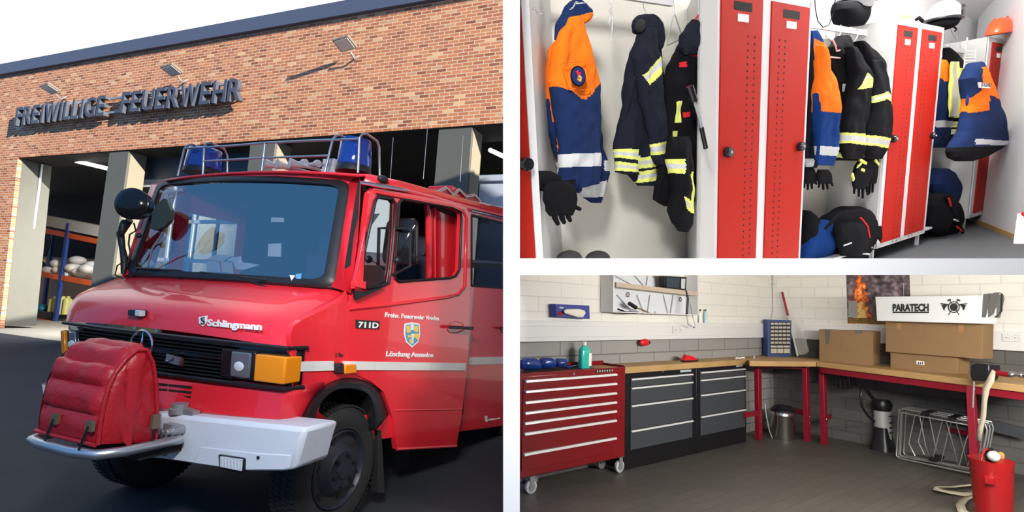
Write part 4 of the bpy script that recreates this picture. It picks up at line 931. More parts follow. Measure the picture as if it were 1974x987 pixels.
def garment(fr, name, lab, cat, pieces, group=None, hdl=None):
    """pieces: (part name, keys, y, thickness, matfn, seed)"""
    base = fr.at((pieces[0][1][0][1]+pieces[0][1][0][2])/2, pieces[0][1][-1][0], pieces[0][6] if len(pieces[0]) > 6 else Y, pieces[0][2])
    t = Thing(fr, name, lab, cat, base)
    for pc in pieces:
        pn, keys, y, th_, fn, sd_ = pc[:6]; ax = pc[6] if len(pc) > 6 else Y; h = keys[-1][0]-keys[0][0]
        mb = puff(fr, keys, ax, y, th_, nr=max(24, int(h/1.2)), nc=72, fold=.026, seed=sd_, matfn=fn); t.part(pn, mb, CM, smooth=70)
    return t
def badge(t, fr, u, v, r, y, ax=Y):
    g = MB(); c = fr.at(u, v, ax, y); rr_ = msz(fr, c, r)
    g.lathe(c, (0,-1,0), [(0,rr_),(.004,rr_)], 28, 0); 
    g.lathe(c+V((0,-.004,0)), (0,-1,0), [(0,rr_*.86),(.002,rr_*.86)], 28, 1)
    for a, b, w_, m_ in (((-.25,.5),(-.05,.1),.13,2), ((.2,.35),(.05,.05),.1,2), ((-.1,0),(.2,-.15),.16,3), ((.25,-.1),(.1,-.55),.14,3), ((-.2,-.3),(.1,-.5),.1,3)):
        g.tube([c+V((a[0]*rr_,-.008,a[1]*rr_)), c+V((b[0]*rr_,-.008,b[1]*rr_))], w_*rr_, 6, m_)
    t.part('badge', g, [M['cblack'], M['dblue'], M['cred'], M['gold']], smooth=0)
def glove(fr, y, lab, palm, fingers, mat_='cblack', cuff=None, seed=0, tips=None, group=None, ax=Y, th=.05):
    base = fr.at(palm[-1][1], palm[-1][0], ax, y); t = Thing(fr, 'work_glove', lab, 'glove', base, group)
    t.part('palm', puff(fr, palm, ax, y, th, nr=20, nc=20, fold=.006, seed=seed), M[mat_], smooth=70)
    for k, pts in enumerate(fingers):
        r = pts[-1]; P = [fr.at(u, v, ax, y-.004*(k % 2)) for u, v in pts[:-1]]
        g = MB(); g.tube(P, [r]*(len(P)-1)+[r*.75], 8); g.ball(P[-1], r*.78, 8, 6); t.part('finger', g, M[mat_] if not tips else [M[mat_], M['yel']], smooth=80)
    if tips:
        for u0, v0, u1, v1 in tips:
            g = MB(); g.obox(fr.at(u0, v0, ax, y-.03), fr.at(u1, v1, ax, y-.03)-fr.at(u0, v0, ax, y-.03), (0,.012,0), (.012,0,.02)); t.part('neon_patch', g, M['yel'])
    return t
f1 = zz(1000, .5067); y1 = YT+.17
k1 = lambda ks: conv(ks, 1000, .5067)
tA = garment(T, 'work_jacket', 'orange and blue jacket with a round badge hanging at the left of the first bay', 'jacket', [
  ('coat_body', k1([(150,150,190),(190,112,240),(250,112,270),(320,108,300),(400,108,308),(500,120,315),(600,150,328),(660,200,340),(720,215,325),(772,280,308)]), y1+.06, .12, regions(BL, [(O_, [(100,100),(300,180),(300,330),(150,330),(155,610),(150,600),(120,440),(100,330)])], [([(225,700),(322,686),(318,748),(235,752)], [SI]), ([(300,612),(336,610),(336,650),(300,650)], [SI])], f1), 1),
  ('sleeve', k1([(66,190,236),(120,158,248),(180,140,268),(240,135,284),(310,125,299),(330,128,300),(400,140,303),(480,150,305),(560,158,304),(640,158,302),(700,160,300),(718,170,215)]), y1-.05, .13, regions(BL, [(O_, [(80,0),(320,0),(300,312),(222,386),(110,318)])], [([(157,587),(302,583),(302,632),(157,637)], [SI])], f1), 2),
  ('hood', k1([(2,200,228),(20,180,255),(45,168,274),(62,160,277),(85,150,262),(110,147,205),(150,143,165)]), y1-.02, .10, regions(BL, [(O_, [(185,72),(280,50),(285,90),(225,95),(190,105)])], [([(180,42),(205,10),(260,30),(270,52)], [SI, BL, SI, BL, BL, BL])], f1), 3)])
badge(tA, T, 1114, 147, 19, YT+.02)
g = MB(); q = [f1(x, y) for x, y in ((163,240),(255,232),(272,345),(190,335))]; g.tube([T.at(u, v, Y, YT+.035) for u, v in q], .003, 5, close=True); tA.part('sleeve_pocket', g, M['corange'])
g = MB(); q = [f1(x, y) for x, y in ((160,690),(218,682),(218,702),(162,712))]; g.prism([T.at(u, v, Y, YT+.045) for u, v in q], (0,.012,0)); tA.part('cuff_strap', g, M['cblack'])
glove(T, YT+.02, 'black glove pointing left below the orange and blue jacket', k1([(650,60,120),(670,30,158),(690,28,160),(715,60,155),(730,95,150)]), [[f1(60,680), f1(40,690), f1(30,700), .012], [f1(70,700), f1(72,715), f1(78,720), .012]], seed=4)
glove(T, YT-.01, 'black glove hanging fingers down below the orange and blue jacket', k1([(690,110,190),(720,95,215),(760,95,220),(800,110,212),(820,120,205)]), [[f1(112,770), f1(112,800), f1(122,815), .015], [f1(135,800), f1(138,830), f1(148,850), .015], [f1(160,800), f1(165,830), f1(172,845), .015], [f1(185,800), f1(188,825), f1(195,838), .014], [f1(205,770), f1(215,788), f1(232,795), .013]], seed=5)
g = MB(); g.tube([T.at(*f1(x, y), Y, YT+.02) for x, y in ((142,620),(150,640),(148,655),(152,625))], .004, 6); solo(T, 'glove_clip', g, M['wire'], 'metal clip holding the black gloves to the jacket hem', 'clip')
tB = garment(T, 'work_jacket', 'dark navy hooded jacket with yellow cuff and hem bands hanging in the first bay', 'jacket', [
  ('coat_body', k1([(100,470,525),(150,455,533),(200,430,535),(260,420,535),(330,405,540),(400,400,545),(480,385,540),(560,373,535),(600,370,530),(655,372,525),(665,430,525),(707,460,520)]), y1+.03, .13, regions(NA, [], [([(370,566),(430,570),(440,612),(370,600)], [YE, SI, YE]), ([(370,614),(438,626),(440,656),(370,650)], [YE, SI, YE]), ([(428,604),(514,590),(516,632),(434,645)], [YE, SI, YE]), ([(440,654),(518,640),(524,684),(450,696)], [YE, SI, YE])], f1), 6),
  ('sleeve', k1([(110,470,520),(160,450,525),(220,432,533),(300,450,535),(400,470,540),(500,495,556),(560,505,566),(610,520,570),(628,535,560)]), y1-.06, .11, regions(NA, [], [([(452,290),(520,218),(534,268),(472,330)], [YE, SI, SI, YE]), ([(500,550),(562,532),(568,580),(508,592)], [YE, SI, SI, YE])], f1), 7),
  ('hood', k1([(58,455,495),(75,440,515),(95,436,530),(120,443,536),(150,500,536),(190,515,532)]), y1-.03, .12, lambda u, v: NA, 8)])
g = MB(); g.ball(T.at(1234, 50, Y, YT+.10), (.028,.03,.035), 12, 8); tB.part('hood_opening', g, M['dark'])
for p in ('hood',): pass
tC = garment(T, 'fire_trousers', 'black protective trousers with red tags and yellow bands right in the first bay', 'trousers', [
  ('trouser_body', k1([(75,655,682),(120,640,692),(190,612,696),(250,565,696),(310,548,696),(400,556,694),(500,550,692),(600,545,690),(700,525,685),(760,520,670),(785,560,660)]), y1-.06, .12, regions(BK, [(RD, [(580,245),(605,240),(605,262),(580,262)]), (RD, [(598,432),(625,428),(625,448),(598,450)]), (RD, [(615,206),(640,208),(640,222),(615,220)])], [([(578,388),(594,388),(590,470),(575,470)], [YE]), ([(568,500),(584,500),(578,560),(566,560)], [YE])], f1), 9),
  ('leg', k1([(520,570,650),(600,560,662),(650,575,664),(720,595,664),(800,570,660),(850,590,655),(882,622,640)]), y1-.16, .10, regions(BK, [], [([(560,606),(604,606),(600,662),(556,656)], [YE, SI, YE]), ([(634,652),(664,655),(660,812),(630,808)], [YE]), ([(600,745),(634,765),(634,806),(606,790)], [YE, SI, YE])], f1), 10),
  ('waist', k1([(80,660,680),(130,625,690),(180,618,688),(210,630,675)]), y1-.12, .08, lambda u, v: NA, 11)])
g = MB(); g.tube([T.at(*f1(x, y), Y, YT+.02) for x, y in ((672,75),(682,58),(690,70),(686,100))], .006, 6); tC.part('hanging_loop', g, M['cred'])
g = MB(); g.tube([T.at(*f1(x, y), Y, YT-.12) for x, y in ((650,328),(668,385))], .022, 10, 0); g.tube([T.at(*f1(x, y), Y, YT-.12) for x, y in ((668,385),(690,460),(698,500))], .008, 8, 1); g.tube([T.at(*f1(x, y), Y, YT-.12) for x, y in ((695,485),(712,565))], .013, 8, 0)
solo(T, 'angle_torch', g, [M['blackg'], M['grey']], 'black angled torch hooked in front of the black trousers', 'torch', smooth=60)
for i, (u, lb) in enumerate(((1097, 'left black boot tip at the bottom of the first bay'), (1152, 'right black boot tip at the bottom of the first bay'))):
    g = MB(); c = T.at(u, 500, Y, YT+.12); c.z = max(c.z, zcut(T, c.x, c.y, WZ)); g.ball(c+V((0,0,-.0)), (.075,.07,.05), 18, 10); solo(T, 'rubber_boot', g, M['rubber'], lb, 'boot', smooth=80)
# --- second bay
f2_ = zz(1540, .5063); k2 = lambda ks: conv(ks, 1540, .5063); y2 = YT+.05
tD = garment(T, 'work_jacket', 'orange and blue jacket with round sleeve badge in the middle bay', 'jacket', [
  ('coat_body', k2([(118,36,62),(160,34,85),(240,30,100),(360,25,95),(500,20,90),(640,15,70)]), y2+.03, .12, regions(NA, [(O_, [(38,150),(90,170),(66,360),(30,380),(30,300)]), (RO, [(30,90),(90,100),(80,190),(60,190),(38,230)])], [([(16,604),(40,604),(38,634),(16,636)], [SI])], f2_), 20),
  ('sleeve', k2([(175,66,95),(220,70,110),(300,66,128),(360,62,136),(430,64,144),(520,66,146),(600,64,134),(630,66,130)]), y2-.06, .10, regions(RO, [(O_, [(40,150),(160,150),(142,395),(136,434),(66,426),(60,300)])], [([(66,556),(132,562),(130,596),(66,590)], [SI])], f2_), 21)])
badge(tD, T, 1591, 188.5, 9, YT+.03)
g = MB(); g.tube([T.at(*f2_(x, y), Y, YT+.05) for x, y in ((70,352),(128,352),(136,400),(70,398))], .003, 5, close=True); tD.part('sleeve_pocket', g, M['corange'])
hanger(T, [f2_(x, y) for x, y in ((100,105),(100,130),(80,155),(118,190),(140,185),(128,165),(100,135))], YT+.17, 'wire hanger above the orange and blue jacket of the middle bay')
g = MB(); g.tube([T.at(*f2_(x, y), Y, YT+.06) for x, y in ((120,218),(165,222),(172,205),(160,190),(145,195),(140,175),(128,150))], .006, 8); solo(T, 'coat_hanger', g, pm('pink_plastic', (.75,.35,.33), .4), 'pinkish plastic hanger in front of the black jacket collar', 'hanger', smooth=80)
tE = garment(T, 'fire_jacket', 'black fire jacket with yellow front strip and shoulder band in the middle bay', 'jacket', [
  ('coat_body', k2([(136,150,182),(180,120,205),(250,112,235),(320,122,240),(400,130,245),(500,133,248),(560,132,248),(612,130,238)]), y2+.06, .14, regions(BK, [], [([(138,325),(200,320),(200,348),(138,352)], [SI]), ([(172,350),(192,350),(176,520),(158,520)], [YE]), ([(130,545),(248,552),(246,580),(130,572)], [YE, SI, YE]), ([(130,580),(246,588),(244,612),(130,600)], [YE])], f2_), 22),
  ('sleeve', k2([(180,180,215),(240,195,240),(290,200,264),(350,190,262),(430,175,256),(500,165,240),(570,162,236),(605,170,230)]), y2-.04, .12, regions(BK, [], [([(196,345),(232,282),(268,308),(264,335),(228,310),][:4], [YE, SI, YE]), ([(164,506),(238,512),(236,555),(163,545)], [YE, SI, SI, YE])], f2_), 23)])
tF = garment(T, 'fire_jacket', 'black fire jacket with yellow arm bands next to the second locker pair', 'jacket', [
  ('coat_body', k2([(158,215,245),(200,228,285),(260,245,320),(330,260,330),(420,262,330),(520,255,332),(592,260,328)]), y2+.05, .14, regions(BK, [], [([(308,560),(330,552),(330,590),(308,592)], [YE, SI, YE])], f2_), 24),
  ('sleeve', k2([(230,270,310),(300,272,335),(360,270,346),(430,265,348),(500,254,340),(560,250,328),(605,255,312)]), y2-.06, .11, regions(BK, [], [([(268,368),(310,350),(310,378),(268,394)], [YE, SI, YE]), ([(308,350),(348,378),(346,404),(308,380)], [YE, SI, YE]), ([(252,515),(328,528),(324,566),(250,553)], [YE, SI, SI, YE])], f2_), 25)])
glove(T, YT+.10, 'left black glove of the pair under the middle orange jacket', k2([(640,20,55),(660,15,62),(690,15,65),(700,20,60)]), [[f2_(22,690), f2_(20,712), .011], [f2_(35,695), f2_(34,720), .011], [f2_(48,695), f2_(50,716), .011], [f2_(58,680), f2_(66,700), .010]], seed=6)
glove(T, YT+.07, 'right black glove of the pair under the middle orange jacket', k2([(645,72,110),(665,68,122),(690,72,125),(700,78,120)]), [[f2_(78,695), f2_(76,712), .011], [f2_(92,698), f2_(93,720), .011], [f2_(106,698), f2_(110,718), .011], [f2_(120,690), f2_(128,706), .011]], seed=7)
glove(T, YT+.02, 'left black glove with neon patches under the black fire jacket', k2([(600,235,275),(630,215,280),(670,205,275),(700,205,260),(720,210,250)]), [[f2_(212,710), f2_(210,735), .012], [f2_(228,715), f2_(228,745), .012], [f2_(243,715), f2_(243,752), .012], [f2_(256,700), f2_(262,740), .012]], seed=8, tips=[(*f2_(232,612), *f2_(258,628)), (*f2_(225,640), *f2_(240,625)), (*f2_(205,668), *f2_(210,690)), (*f2_(240,650), *f2_(250,655))])
glove(T, YT+.05, 'right black glove with neon patches under the black fire jacket', k2([(585,265,305),(620,262,310),(670,262,308),(700,264,300)]), [[f2_(270,695), f2_(268,735), .012], [f2_(282,695), f2_(280,730), .012], [f2_(295,690), f2_(294,715), .012]], seed=9, tips=[(*f2_(290,612), *f2_(306,632)), (*f2_(262,655), *f2_(272,650))])
for lb, x, yv in (('hanger hook of the black front-strip jacket', 160, 125), ('hanger hook of the rightmost black jacket in the middle bay', 222, 140)):
    hanger(T, [f2_(x-8, yv-22), f2_(x, yv-30), f2_(x+5, yv-15), f2_(x, yv), f2_(x-14, yv+22), f2_(x+22, yv+24), f2_(x, yv)], YT+.19, lb)
g = MB(); g.tube([T.at(*f2_(x, y), Y, YT+.1) for x, y in ((60,-20),(62,30),(72,80),(92,104),(115,95),(130,50),(140,-10))], .004, 6); solo(T, 'cord_loop', g, M['cblack'], 'thin black cord loop hanging over the rail of the middle bay', 'cord', smooth=80)
def bag(lab, pieces, col, name='kit_bag', cat='bag', straps=(), fr=T, ax=Y):
    t = Thing(fr, name, lab, cat, fr.at(pieces[0][0][-1][1], pieces[0][0][-1][0], ax, pieces[0][1]))
    for i, (ks, y, th_, m_, sd_) in enumerate(pieces): t.part('bag_body' if i == 0 else 'pocket', puff(fr, ks, ax, y, th_, nr=50, nc=36, fold=.035, seed=sd_, tip=.25), M[m_], smooth=60)
    for pts, r, m_ in straps: g = MB(); g.tube([fr.at(u, v, ax, y) for u, v, y in pts], r, 6); t.part('strap', g, M[m_], smooth=80)
    return t
bag('royal blue bag squeezed behind the middle locker pair', [(k2([(835,60,85),(850,45,98),(900,20,104),(985,5,103)]), YT+.16, .24, 'croyal', 30), (k2([(800,5,30),(840,0,48),(900,-5,40),(985,-5,30)]), YT+.2, .2, 'cblack', 31)], 0)
bag('big black kit bag with red details in front of the second locker pair', [(k2([(785,170,225),(800,130,255),(830,100,278),(880,92,286),(940,105,288),(985,110,280)]), YT+.14, .30, 'cblack', 32), (k2([(845,150,235),(870,140,258),(930,150,262),(975,165,258)]), YT+.0, .14, 'cblack', 33)], 0,
    straps=[([(*f2_(235,828), YT-.04), (*f2_(262,860), YT-.06), (*f2_(270,905), YT-.05)], .007, 'cred'), ([(*f2_(172,935), YT-.08), (*f2_(200,925), YT-.08)], .006, 'silver'), ([(*f2_(100,870), YT-.0), (*f2_(160,810), YT-.05), (*f2_(230,800), YT-.02)], .012, 'cblack'), ([(*f2_(240,965), YT-.05), (*f2_(268,968), YT-.05)], .008, 'silver')])
# black helmet at the top of the middle bay
t = Thing(T, 'fire_helmet', 'dark helmet with clear visor rim standing on top of the middle bay', 'helmet', T.at(*f2_(215,60), Y, YT+.22))
c = T.at(*f2_(218,-5), Y, YT+.22); g = MB(); g.ball(c, (msz(T,c,36),msz(T,c,34),msz(T,c,26)), 24, 14); t.part('shell', g, M['greyp'], smooth=80)
g = MB(); g.tube([c+V((msz(T,c,39)*cos(a), msz(T,c,36)*sin(a), -.02)) for a in [2*pi*k/28 for k in range(28)]], .012, 8, close=True); t.part('rim', g, M['blackg'], smooth=80)
t.part('neck_cloth', puff(T, k2([(10,145,285),(40,140,250),(75,150,245),(98,155,240)]), Y, YT+.22, .2, nr=24, nc=24, fold=.02, seed=3), M['cblack'], smooth=70)
# --- third bay
f3 = zz(1700, .5065); k3 = lambda ks: conv(ks, 1700, .5065); y3 = YT+.2
garment(T, 'work_jacket', 'orange and navy jacket half hidden behind the second locker pair', 'jacket', [
  ('coat_body', k3([(218,228,245),(262,218,256),(330,212,260),(400,205,260),(480,200,256),(562,188,262)]), y3, .16, regions(BL, [(O_, [(215,225),(262,235),(262,335),(245,325),(215,312)])], [([(200,460),(256,463),(256,488),(200,486)], [SI])], f3), 40)])
garment(T, 'fire_jacket', 'black fire jacket with long yellow strip in the far bay', 'jacket', [
  ('coat_body', k3([(182,236,250),(230,240,292),(280,250,316),(350,252,314),(440,250,318),(516,248,324),(562,248,322)]), y3-.03, .14, regions(BK, [], [([(262,262),(292,262),(280,450),(252,450)], [YE, SI, SI, SI, YE][:1]), ([(290,300),(318,300),(318,325),(290,325)], [YE, SI, YE]), ([(250,465),(320,468),(322,490),(250,486)], [YE, SI, YE]), ([(250,492),(322,496),(322,516),(250,512)], [YE, SI, YE])], f3), 41),
  ('front_flap', k3([(235,262,290),(300,260,290),(400,254,284),(445,252,280)]), y3-.10, .04, regions(SI, [], [([(258,235),(268,235),(258,450),(250,450)], [YE]), ([(282,235),(292,235),(284,450),(276,450)], [YE])], f3), 44)])
tI = garment(T, 'work_jacket', 'flared navy and orange youth jacket with white shoulder patch in the far bay', 'jacket', [
  ('coat_body', k3([(238,345,372),(262,325,382),(300,312,395),(350,316,412),(400,318,428),(450,312,446),(500,300,460),(548,275,470),(575,268,425),(600,270,380),(614,290,330)]), YT-.20, .20, regions(BL, [(O_, [(340,262),(382,250),(400,320),(434,376),(424,390),(362,368),(358,425),(316,432),(312,385),(335,350)]), (BK, [(260,562),(440,556),(380,620),(260,620)])], [([(316,530),(466,540),(470,556),(316,552)], [SI])], f3), 42)])
g = MB(); q = [T.at(*f3(x, y), Y, YT-.31) for x, y in ((370,313),(408,318),(414,336),(374,334))]; g.prism(q, (0,.012,0), 0); text_mb(g, 'JUGEND', q[3]+V((.01,-.002,.012)), q[2]+V((0,-.002,.012)), (0,0,.035), (0,-1,0), .002, mi=1); tI.part('chest_patch', g, [M['wtext'], M['ktext']], smooth=0)
g = MB(); c = T.at(*f3(325,383), Y, YT-.29); g.ball(c, (.03,.01,.05), 14, 8); tI.part('badge', g, M['dblue'])
for lb, pts in (('wire hanger of the half hidden orange jacket', ((228,140),(236,128),(240,140),(238,175),(222,200))), ('wire hanger of the long-strip fire jacket', ((262,165),(258,195),(280,215),(302,205),(270,190))), ('wire hanger of the youth jacket', ((298,170),(298,200),(322,240),(300,215),(290,205)))):
    hanger(T, [f3(*p) for p in pts], YT+.2, lb)
g = MB(); g.tube([T.at(*f3(x, y), Y, YT+.25) for x, y in ((262,110),(270,130),(286,160),(292,120),(276,112))], .004, 6); g.tube([T.at(*f3(x, y), Y, YT+.2) for x, y in ((298,70),(330,64),(352,70),(330,78),(298,74))], .004, 6); solo(T, 'coat_hanger', g, M['wire'], 'empty wire hanger lying on top beside the white helmet', 'hanger', smooth=80)
g = MB(); 
for k in range(5): x = f3(318,0)[0]; c = T.at(x, f3(0,195+k*12)[1], Y, YT+.06); g.tube([c+V((0,0,0)), c+V((0,-.08,-.015)), c+V((0,-.085,.01))], .005, 6)
g.box(c.x-.01, c.x+.01, c.y, c.y+.012, c.z-.04, c.z+.26); solo(T, 'hook_strip', g, M['lframe'], 'slotted hook strip on the side of the far bay', 'hooks')
bag('blue and black rucksack on the bench of the far bay', [(k3([(640,205,250),(660,185,272),(700,178,282),(750,185,284),(790,200,282)]), YT+.2, .26, 'cbluec', 50), (k3([(735,170,250),(780,160,270),(840,160,275),(880,165,270),(902,205,250)]), YT+.08, .28, 'cblack', 51)], 0,
    straps=[([(*f3(240,745), YT-.05), (*f3(262,790), YT-.06), (*f3(285,840), YT-.06), (*f3(308,880), YT-.06), (*f3(302,915), YT-.05), (*f3(268,922), YT-.05), (*f3(290,905), YT-.05)], .016, 'cblack'), ([(*f3(255,755), YT-.08), (*f3(262,785), YT-.08)], .01, 'cred'), ([(*f3(275,835), YT-.08), (*f3(290,842), YT-.08)], .009, 'silver'), ([(*f3(285,862), YT-.08), (*f3(305,880), YT-.08)], .01, 'cred')])
# helmets
t = Thing(T, 'fire_helmet', 'white helmet with black trim on top of the second locker pair', 'helmet', T.at(*f3(235,110), Y, YT+.15))
c = T.at(*f3(236,62), Y, YT+.12); q = msz(T, c, 33)
g = MB(); vs = []
for i in range(13):
    a = pi/2*i/12; r = cos(a)**.8 if i < 12 else .03; vs.append([c+V((q*1.02*r*cos(2*pi*k/28), q*.85*r*sin(2*pi*k/28), -.03+q*1.0*sin(a))) for k in range(28)])
g.grid(vs, close=True); t.part('shell', g, pm('helmet_white', (.85,.84,.80), .25, coat=.5), smooth=80, solid=.008)
g = MB(); g.tube([c+V((q*1.05*cos(2*pi*k/28), q*.88*sin(2*pi*k/28), -.035)) for k in range(28)], .014, 8, close=True); t.part('rim', g, M['blackg'], smooth=80)
g = MB(); g.ball(c+V((0,0,-.06)), (q*.92, q*.75, .07), 20, 10); t.part('inner_lining', g, M['cblack'], smooth=80)
g = MB(); g.grid([[c+V((q*1.04*cos(a), q*.88*sin(a), z_)) for a in [pi*1.45+k*.08 for k in range(12)]] for z_ in (-.02, .07)]); t.part('visor', g, M['blackg'], smooth=80, solid=.01)
g = MB(); g.tube([c+V((q*.2,-.05,-.08)), c+V((q*.25,-.1,-.14)), c+V((-.0,-.1,-.16))], .008, 6); t.part('chin_strap', g, M['cblack'])
t = Thing(T, 'safety_helmet', 'orange helmet with ridged shell on top of the far single locker', 'helmet', T.at(*f3(445,140), Y, YT+.2))
c = T.at(*f3(448,128), Y, YT-.02); q = msz(T, c, 27)
vs = []
for i in range(13):
    a = pi/2*i/12; r = cos(a)**.75 if i < 12 else .03
    vs.append([c+V((q*r*cos(2*pi*k/28)*(1.15 if cos(2*pi*k/28) < 0 else 1), q*.75*r*sin(2*pi*k/28), -.02+q*1.15*sin(a)+.02*cos(2*pi*k/28)*0+ .03*r*(.5+.5*cos(2*pi*k/28)))) for k in range(28)])
g = MB(); g.grid(vs, close=True); ho = pm('helmet_orange', (.85,.10,.02), .3, coat=.5); t.part('shell', g, ho, smooth=80, solid=.006)
g = MB(); 
for dy_ in (-.05, 0, .05): g.tube([c+V((q*1.02*cos(a), dy_, -.015+q*1.16*sin(a))) for a in [.4+.2*k for k in range(12)]], .006, 6)
t.part('ridge', g, ho, smooth=80)
g = MB(); a = T.at(*f3(78,60), Y, YT+.2); g.ball(T.at(*f3(90,62), Y, YT+.1), (.10,.04,.02), 12, 6); solo(T, 'folded_cap', g, pm('tan_cloth', (.55,.45,.25), .9), 'flat tan thing on top of the second locker pair', 'cap', smooth=80)
g = MB(); c = T.at(*f3(140,76), Y, YT+.2); g.tube([c+V((-.05,0,0)), c+V((0,0,.02)), c+V((.1,0,-.005))], .015, 8); solo(T, 'black_strap', g, M['cblack'], 'small black strap behind the white helmet on the locker top', 'strap', smooth=80)
g = MB(); q = [T.dep(u, v, 4.2) for u, v in ((1971,412),(1978,412),(1978,470),(1963,470))]; g.prism(q, (0,.03,0), 0); g.ball(T.dep(1974,413,4.2), .02, 10, 6, mi=1); solo(T, 'steel_bench', g, [M['lframe'], M['lred']], 'pale leg with red cap at the right edge of the cloakroom', 'bench')
# ================================================================ WORKSHOP (frame B): x along the left wall, y up to it
YC = 3.12; YW = 3.36; XW = 6.58; ZT2 = -.463; FB = -1.35; WB = -.036
M['blockw'] = brick('painted_blocks_x', (0,2), (.78,.76,.71), (.76,.74,.69), (.68,.66,.62), .50, .125, .006, .8, bump=.5)
M['blockw2'] = brick('painted_blocks_y', (1,2), (.78,.76,.71), (.76,.74,.69), (.68,.66,.62), .30, .125, .006, .8, bump=.5)
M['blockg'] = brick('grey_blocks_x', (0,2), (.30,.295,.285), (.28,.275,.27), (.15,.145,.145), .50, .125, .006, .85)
M['blockg_shaded'] = brick('grey_blocks_shaded_y', (1,2), (.11,.106,.10), (.10,.097,.093), (.07,.068,.068), .30, .125, .006, .85)  # grey paint, darkened further to stand for shade under the benches
M['tiles'] = brick('floor_tiles', (0,1), (.085,.077,.066), (.070,.064,.056), (.055,.051,.047), .20, .10, .005, .45, bump=.4)
M['trunk'] = pm('trunking_white', (.70,.70,.70), .5)
M['topw'] = pm('beech_worktop', (.43,.265,.11), .5, nscale=5, namt=.25)
M['tred'] = pm('tool_red', (.19,.004,.008), .3, coat=.4)
M['hsilver'] = pm('handle_silver', (.78,.78,.78), .35, metal=.3)
M['tblk'] = pm('tool_black', (.008,.008,.01), .35)
M['tgry'] = pm('drawer_grey', (.045,.05,.058), .45)
M['bred'] = pm('bench_red', (.22,.004,.016), .45)
M['card'] = pm('cardboard', (.225,.135,.062), .85, nscale=10, namt=.08)
def tz(x, y): return zcut(B, x, y, WB)
def wallseg(g, a, b, z0, z1, th, mi=None):
    n = 5; a, b = V((*a,0)), V((*b,0)); P = []
    for k in range(n+1): p = a.lerp(b, k/n); P.append(V((p.x, p.y, z0)))
    for k in range(n, -1, -1): p = a.lerp(b, k/n); P.append(V((p.x, p.y, z1 if z1 is not None else tz(p.x, p.y))))
    g.prism(P, th, mi)
xl_ = (.04-B.R[0][1]*YW)/B.R[0][0]
ZTR0, ZTR1 = -.245, -.075
g = MB(); wallseg(g, (xl_, YW), (XW, YW), ZTR0+.01, None, (0,.05,0)); struct(B, 'wall_left', g, M['blockw'])
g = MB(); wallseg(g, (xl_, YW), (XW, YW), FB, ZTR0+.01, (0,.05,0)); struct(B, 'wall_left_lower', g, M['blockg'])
g = MB(); wallseg(g, (XW, YW), (XW, -.8), ZTR0+.01, None, (.05,0,0)); struct(B, 'wall_right', g, M['blockw2'])
g = MB(); wallseg(g, (XW, YW), (XW, -.8), FB, ZTR0+.01, (.05,0,0)); struct(B, 'wall_right_lower', g, M['blockg_shaded'])
P = [onp(B, x, y, Z, FB) for x, y in ((.036,1.2), (4.6,1.2), (6.6,3.2), (7.2,6.5), (.036,6.5))]
g = MB(); g.prism(P, (0,0,-.05)); struct(B, 'floor_workshop', g, M['tiles'])
# cable trunking on both walls
g = MB(); g.box(xl_, XW, YW-.05, YW, ZTR0, ZTR1); g.box(xl_, XW, YW-.056, YW-.05, ZTR0+.035, ZTR0+.04); g.box(xl_, XW, YW-.056, YW-.05, ZTR1-.045, ZTR1-.04); struct(B, 'trim_left', g, M['trunk'], bevel=.004)
g = MB(); g.box(XW-.05, XW, -.8, YW-.05, ZTR0+.0, ZTR1); struct(B, 'trim_right', g, M['trunk'], bevel=.004)
def w1(u, v, d=0): return B.at(u, v, Y, YW-d)
def w2(u, v, d=0): return B.at(u, v, X, XW-d)
def top(u, v, h=0): return B.at(u, v, Z, ZT2+h)
def flo(u, v, h=0): return B.at(u, v, Z, FB+h)
def fc(u, v, d=0): return B.at(u, v, Y, YC-d)
def socket(fr_pts, out, lab):
    c, ex = fr_pts; t = Thing(B, 'double_socket', lab, 'socket', c)
    g = MB(); g.obox(c-ex-V((0,0,.035)), ex*2, out*.012, (0,0,.07)); t.part('plate', g, M['trunk'], bevel=.003)
    for s_ in (-.5, .5):
        g = MB(); g.lathe(c+ex*s_+out*.0125, out, [(0,.026),(.001,.026)], 18, 0); g.lathe(c+ex*s_+out*.0135, out, [(0,.02),(.001,.02)], 18, 1)
        for dx in (-.3, .3): g.ball(c+ex*(s_+dx*.5*.5)+out*.0145, .004, 6, 4, mi=2)
        t.part('outlet', g, [M['greyp'], M['trunk'], M['ktext']])
socket((w1(1305,636,.052), V((.075,0,0))), V((0,-1,0)), 'double socket on the trunking below the wall rack')
c = w2(1949,651,.052); socket((c, V((0,-.06,0))), V((-1,0,0)), 'double socket on the trunking right of the stacked boxes')
# worktops
def slab(name, pts, lab, th=.055):
    g = MB(); g.prism([V((p.x, p.y, ZT2)) for p in pts], (0,0,-th)); return solo(B, name, g, M['topw'], lab, 'worktop', bevel=.006)
A0 = top(1197,716); A0 = V((A0.x, YC-.03, 0)); A1 = top(1440,699); 
A1 = V((A1.x, A1.y, 0)); C1 = top(1573,697); E1 = top(1985,744)
slab('worktop', [A0, V((fc(1437,700).x, YC-.03, 0)), V((fc(1437,700).x, YW-.005, 0)), V((A0.x, YW-.005, 0))], 'beech worktop over the two grey drawer cabinets')
xk = fc(1437,700).x
slab('corner_worktop', [V((xk+.002, YC-.03, 0)), top(1445,696), C1, V((XW-.005, C1.y+.1, 0)), V((XW-.005, YW-.005, 0)), V((xk+.002, YW-.005, 0))], 'beech corner worktop under the small parts cabinet')
slab('worktop', [C1+V((0,-.005,0)), E1, V((XW-.005, E1.y-.05, 0)), V((XW-.005, C1.y+.09, 0))], 'long beech bench top carrying the cardboard boxes')
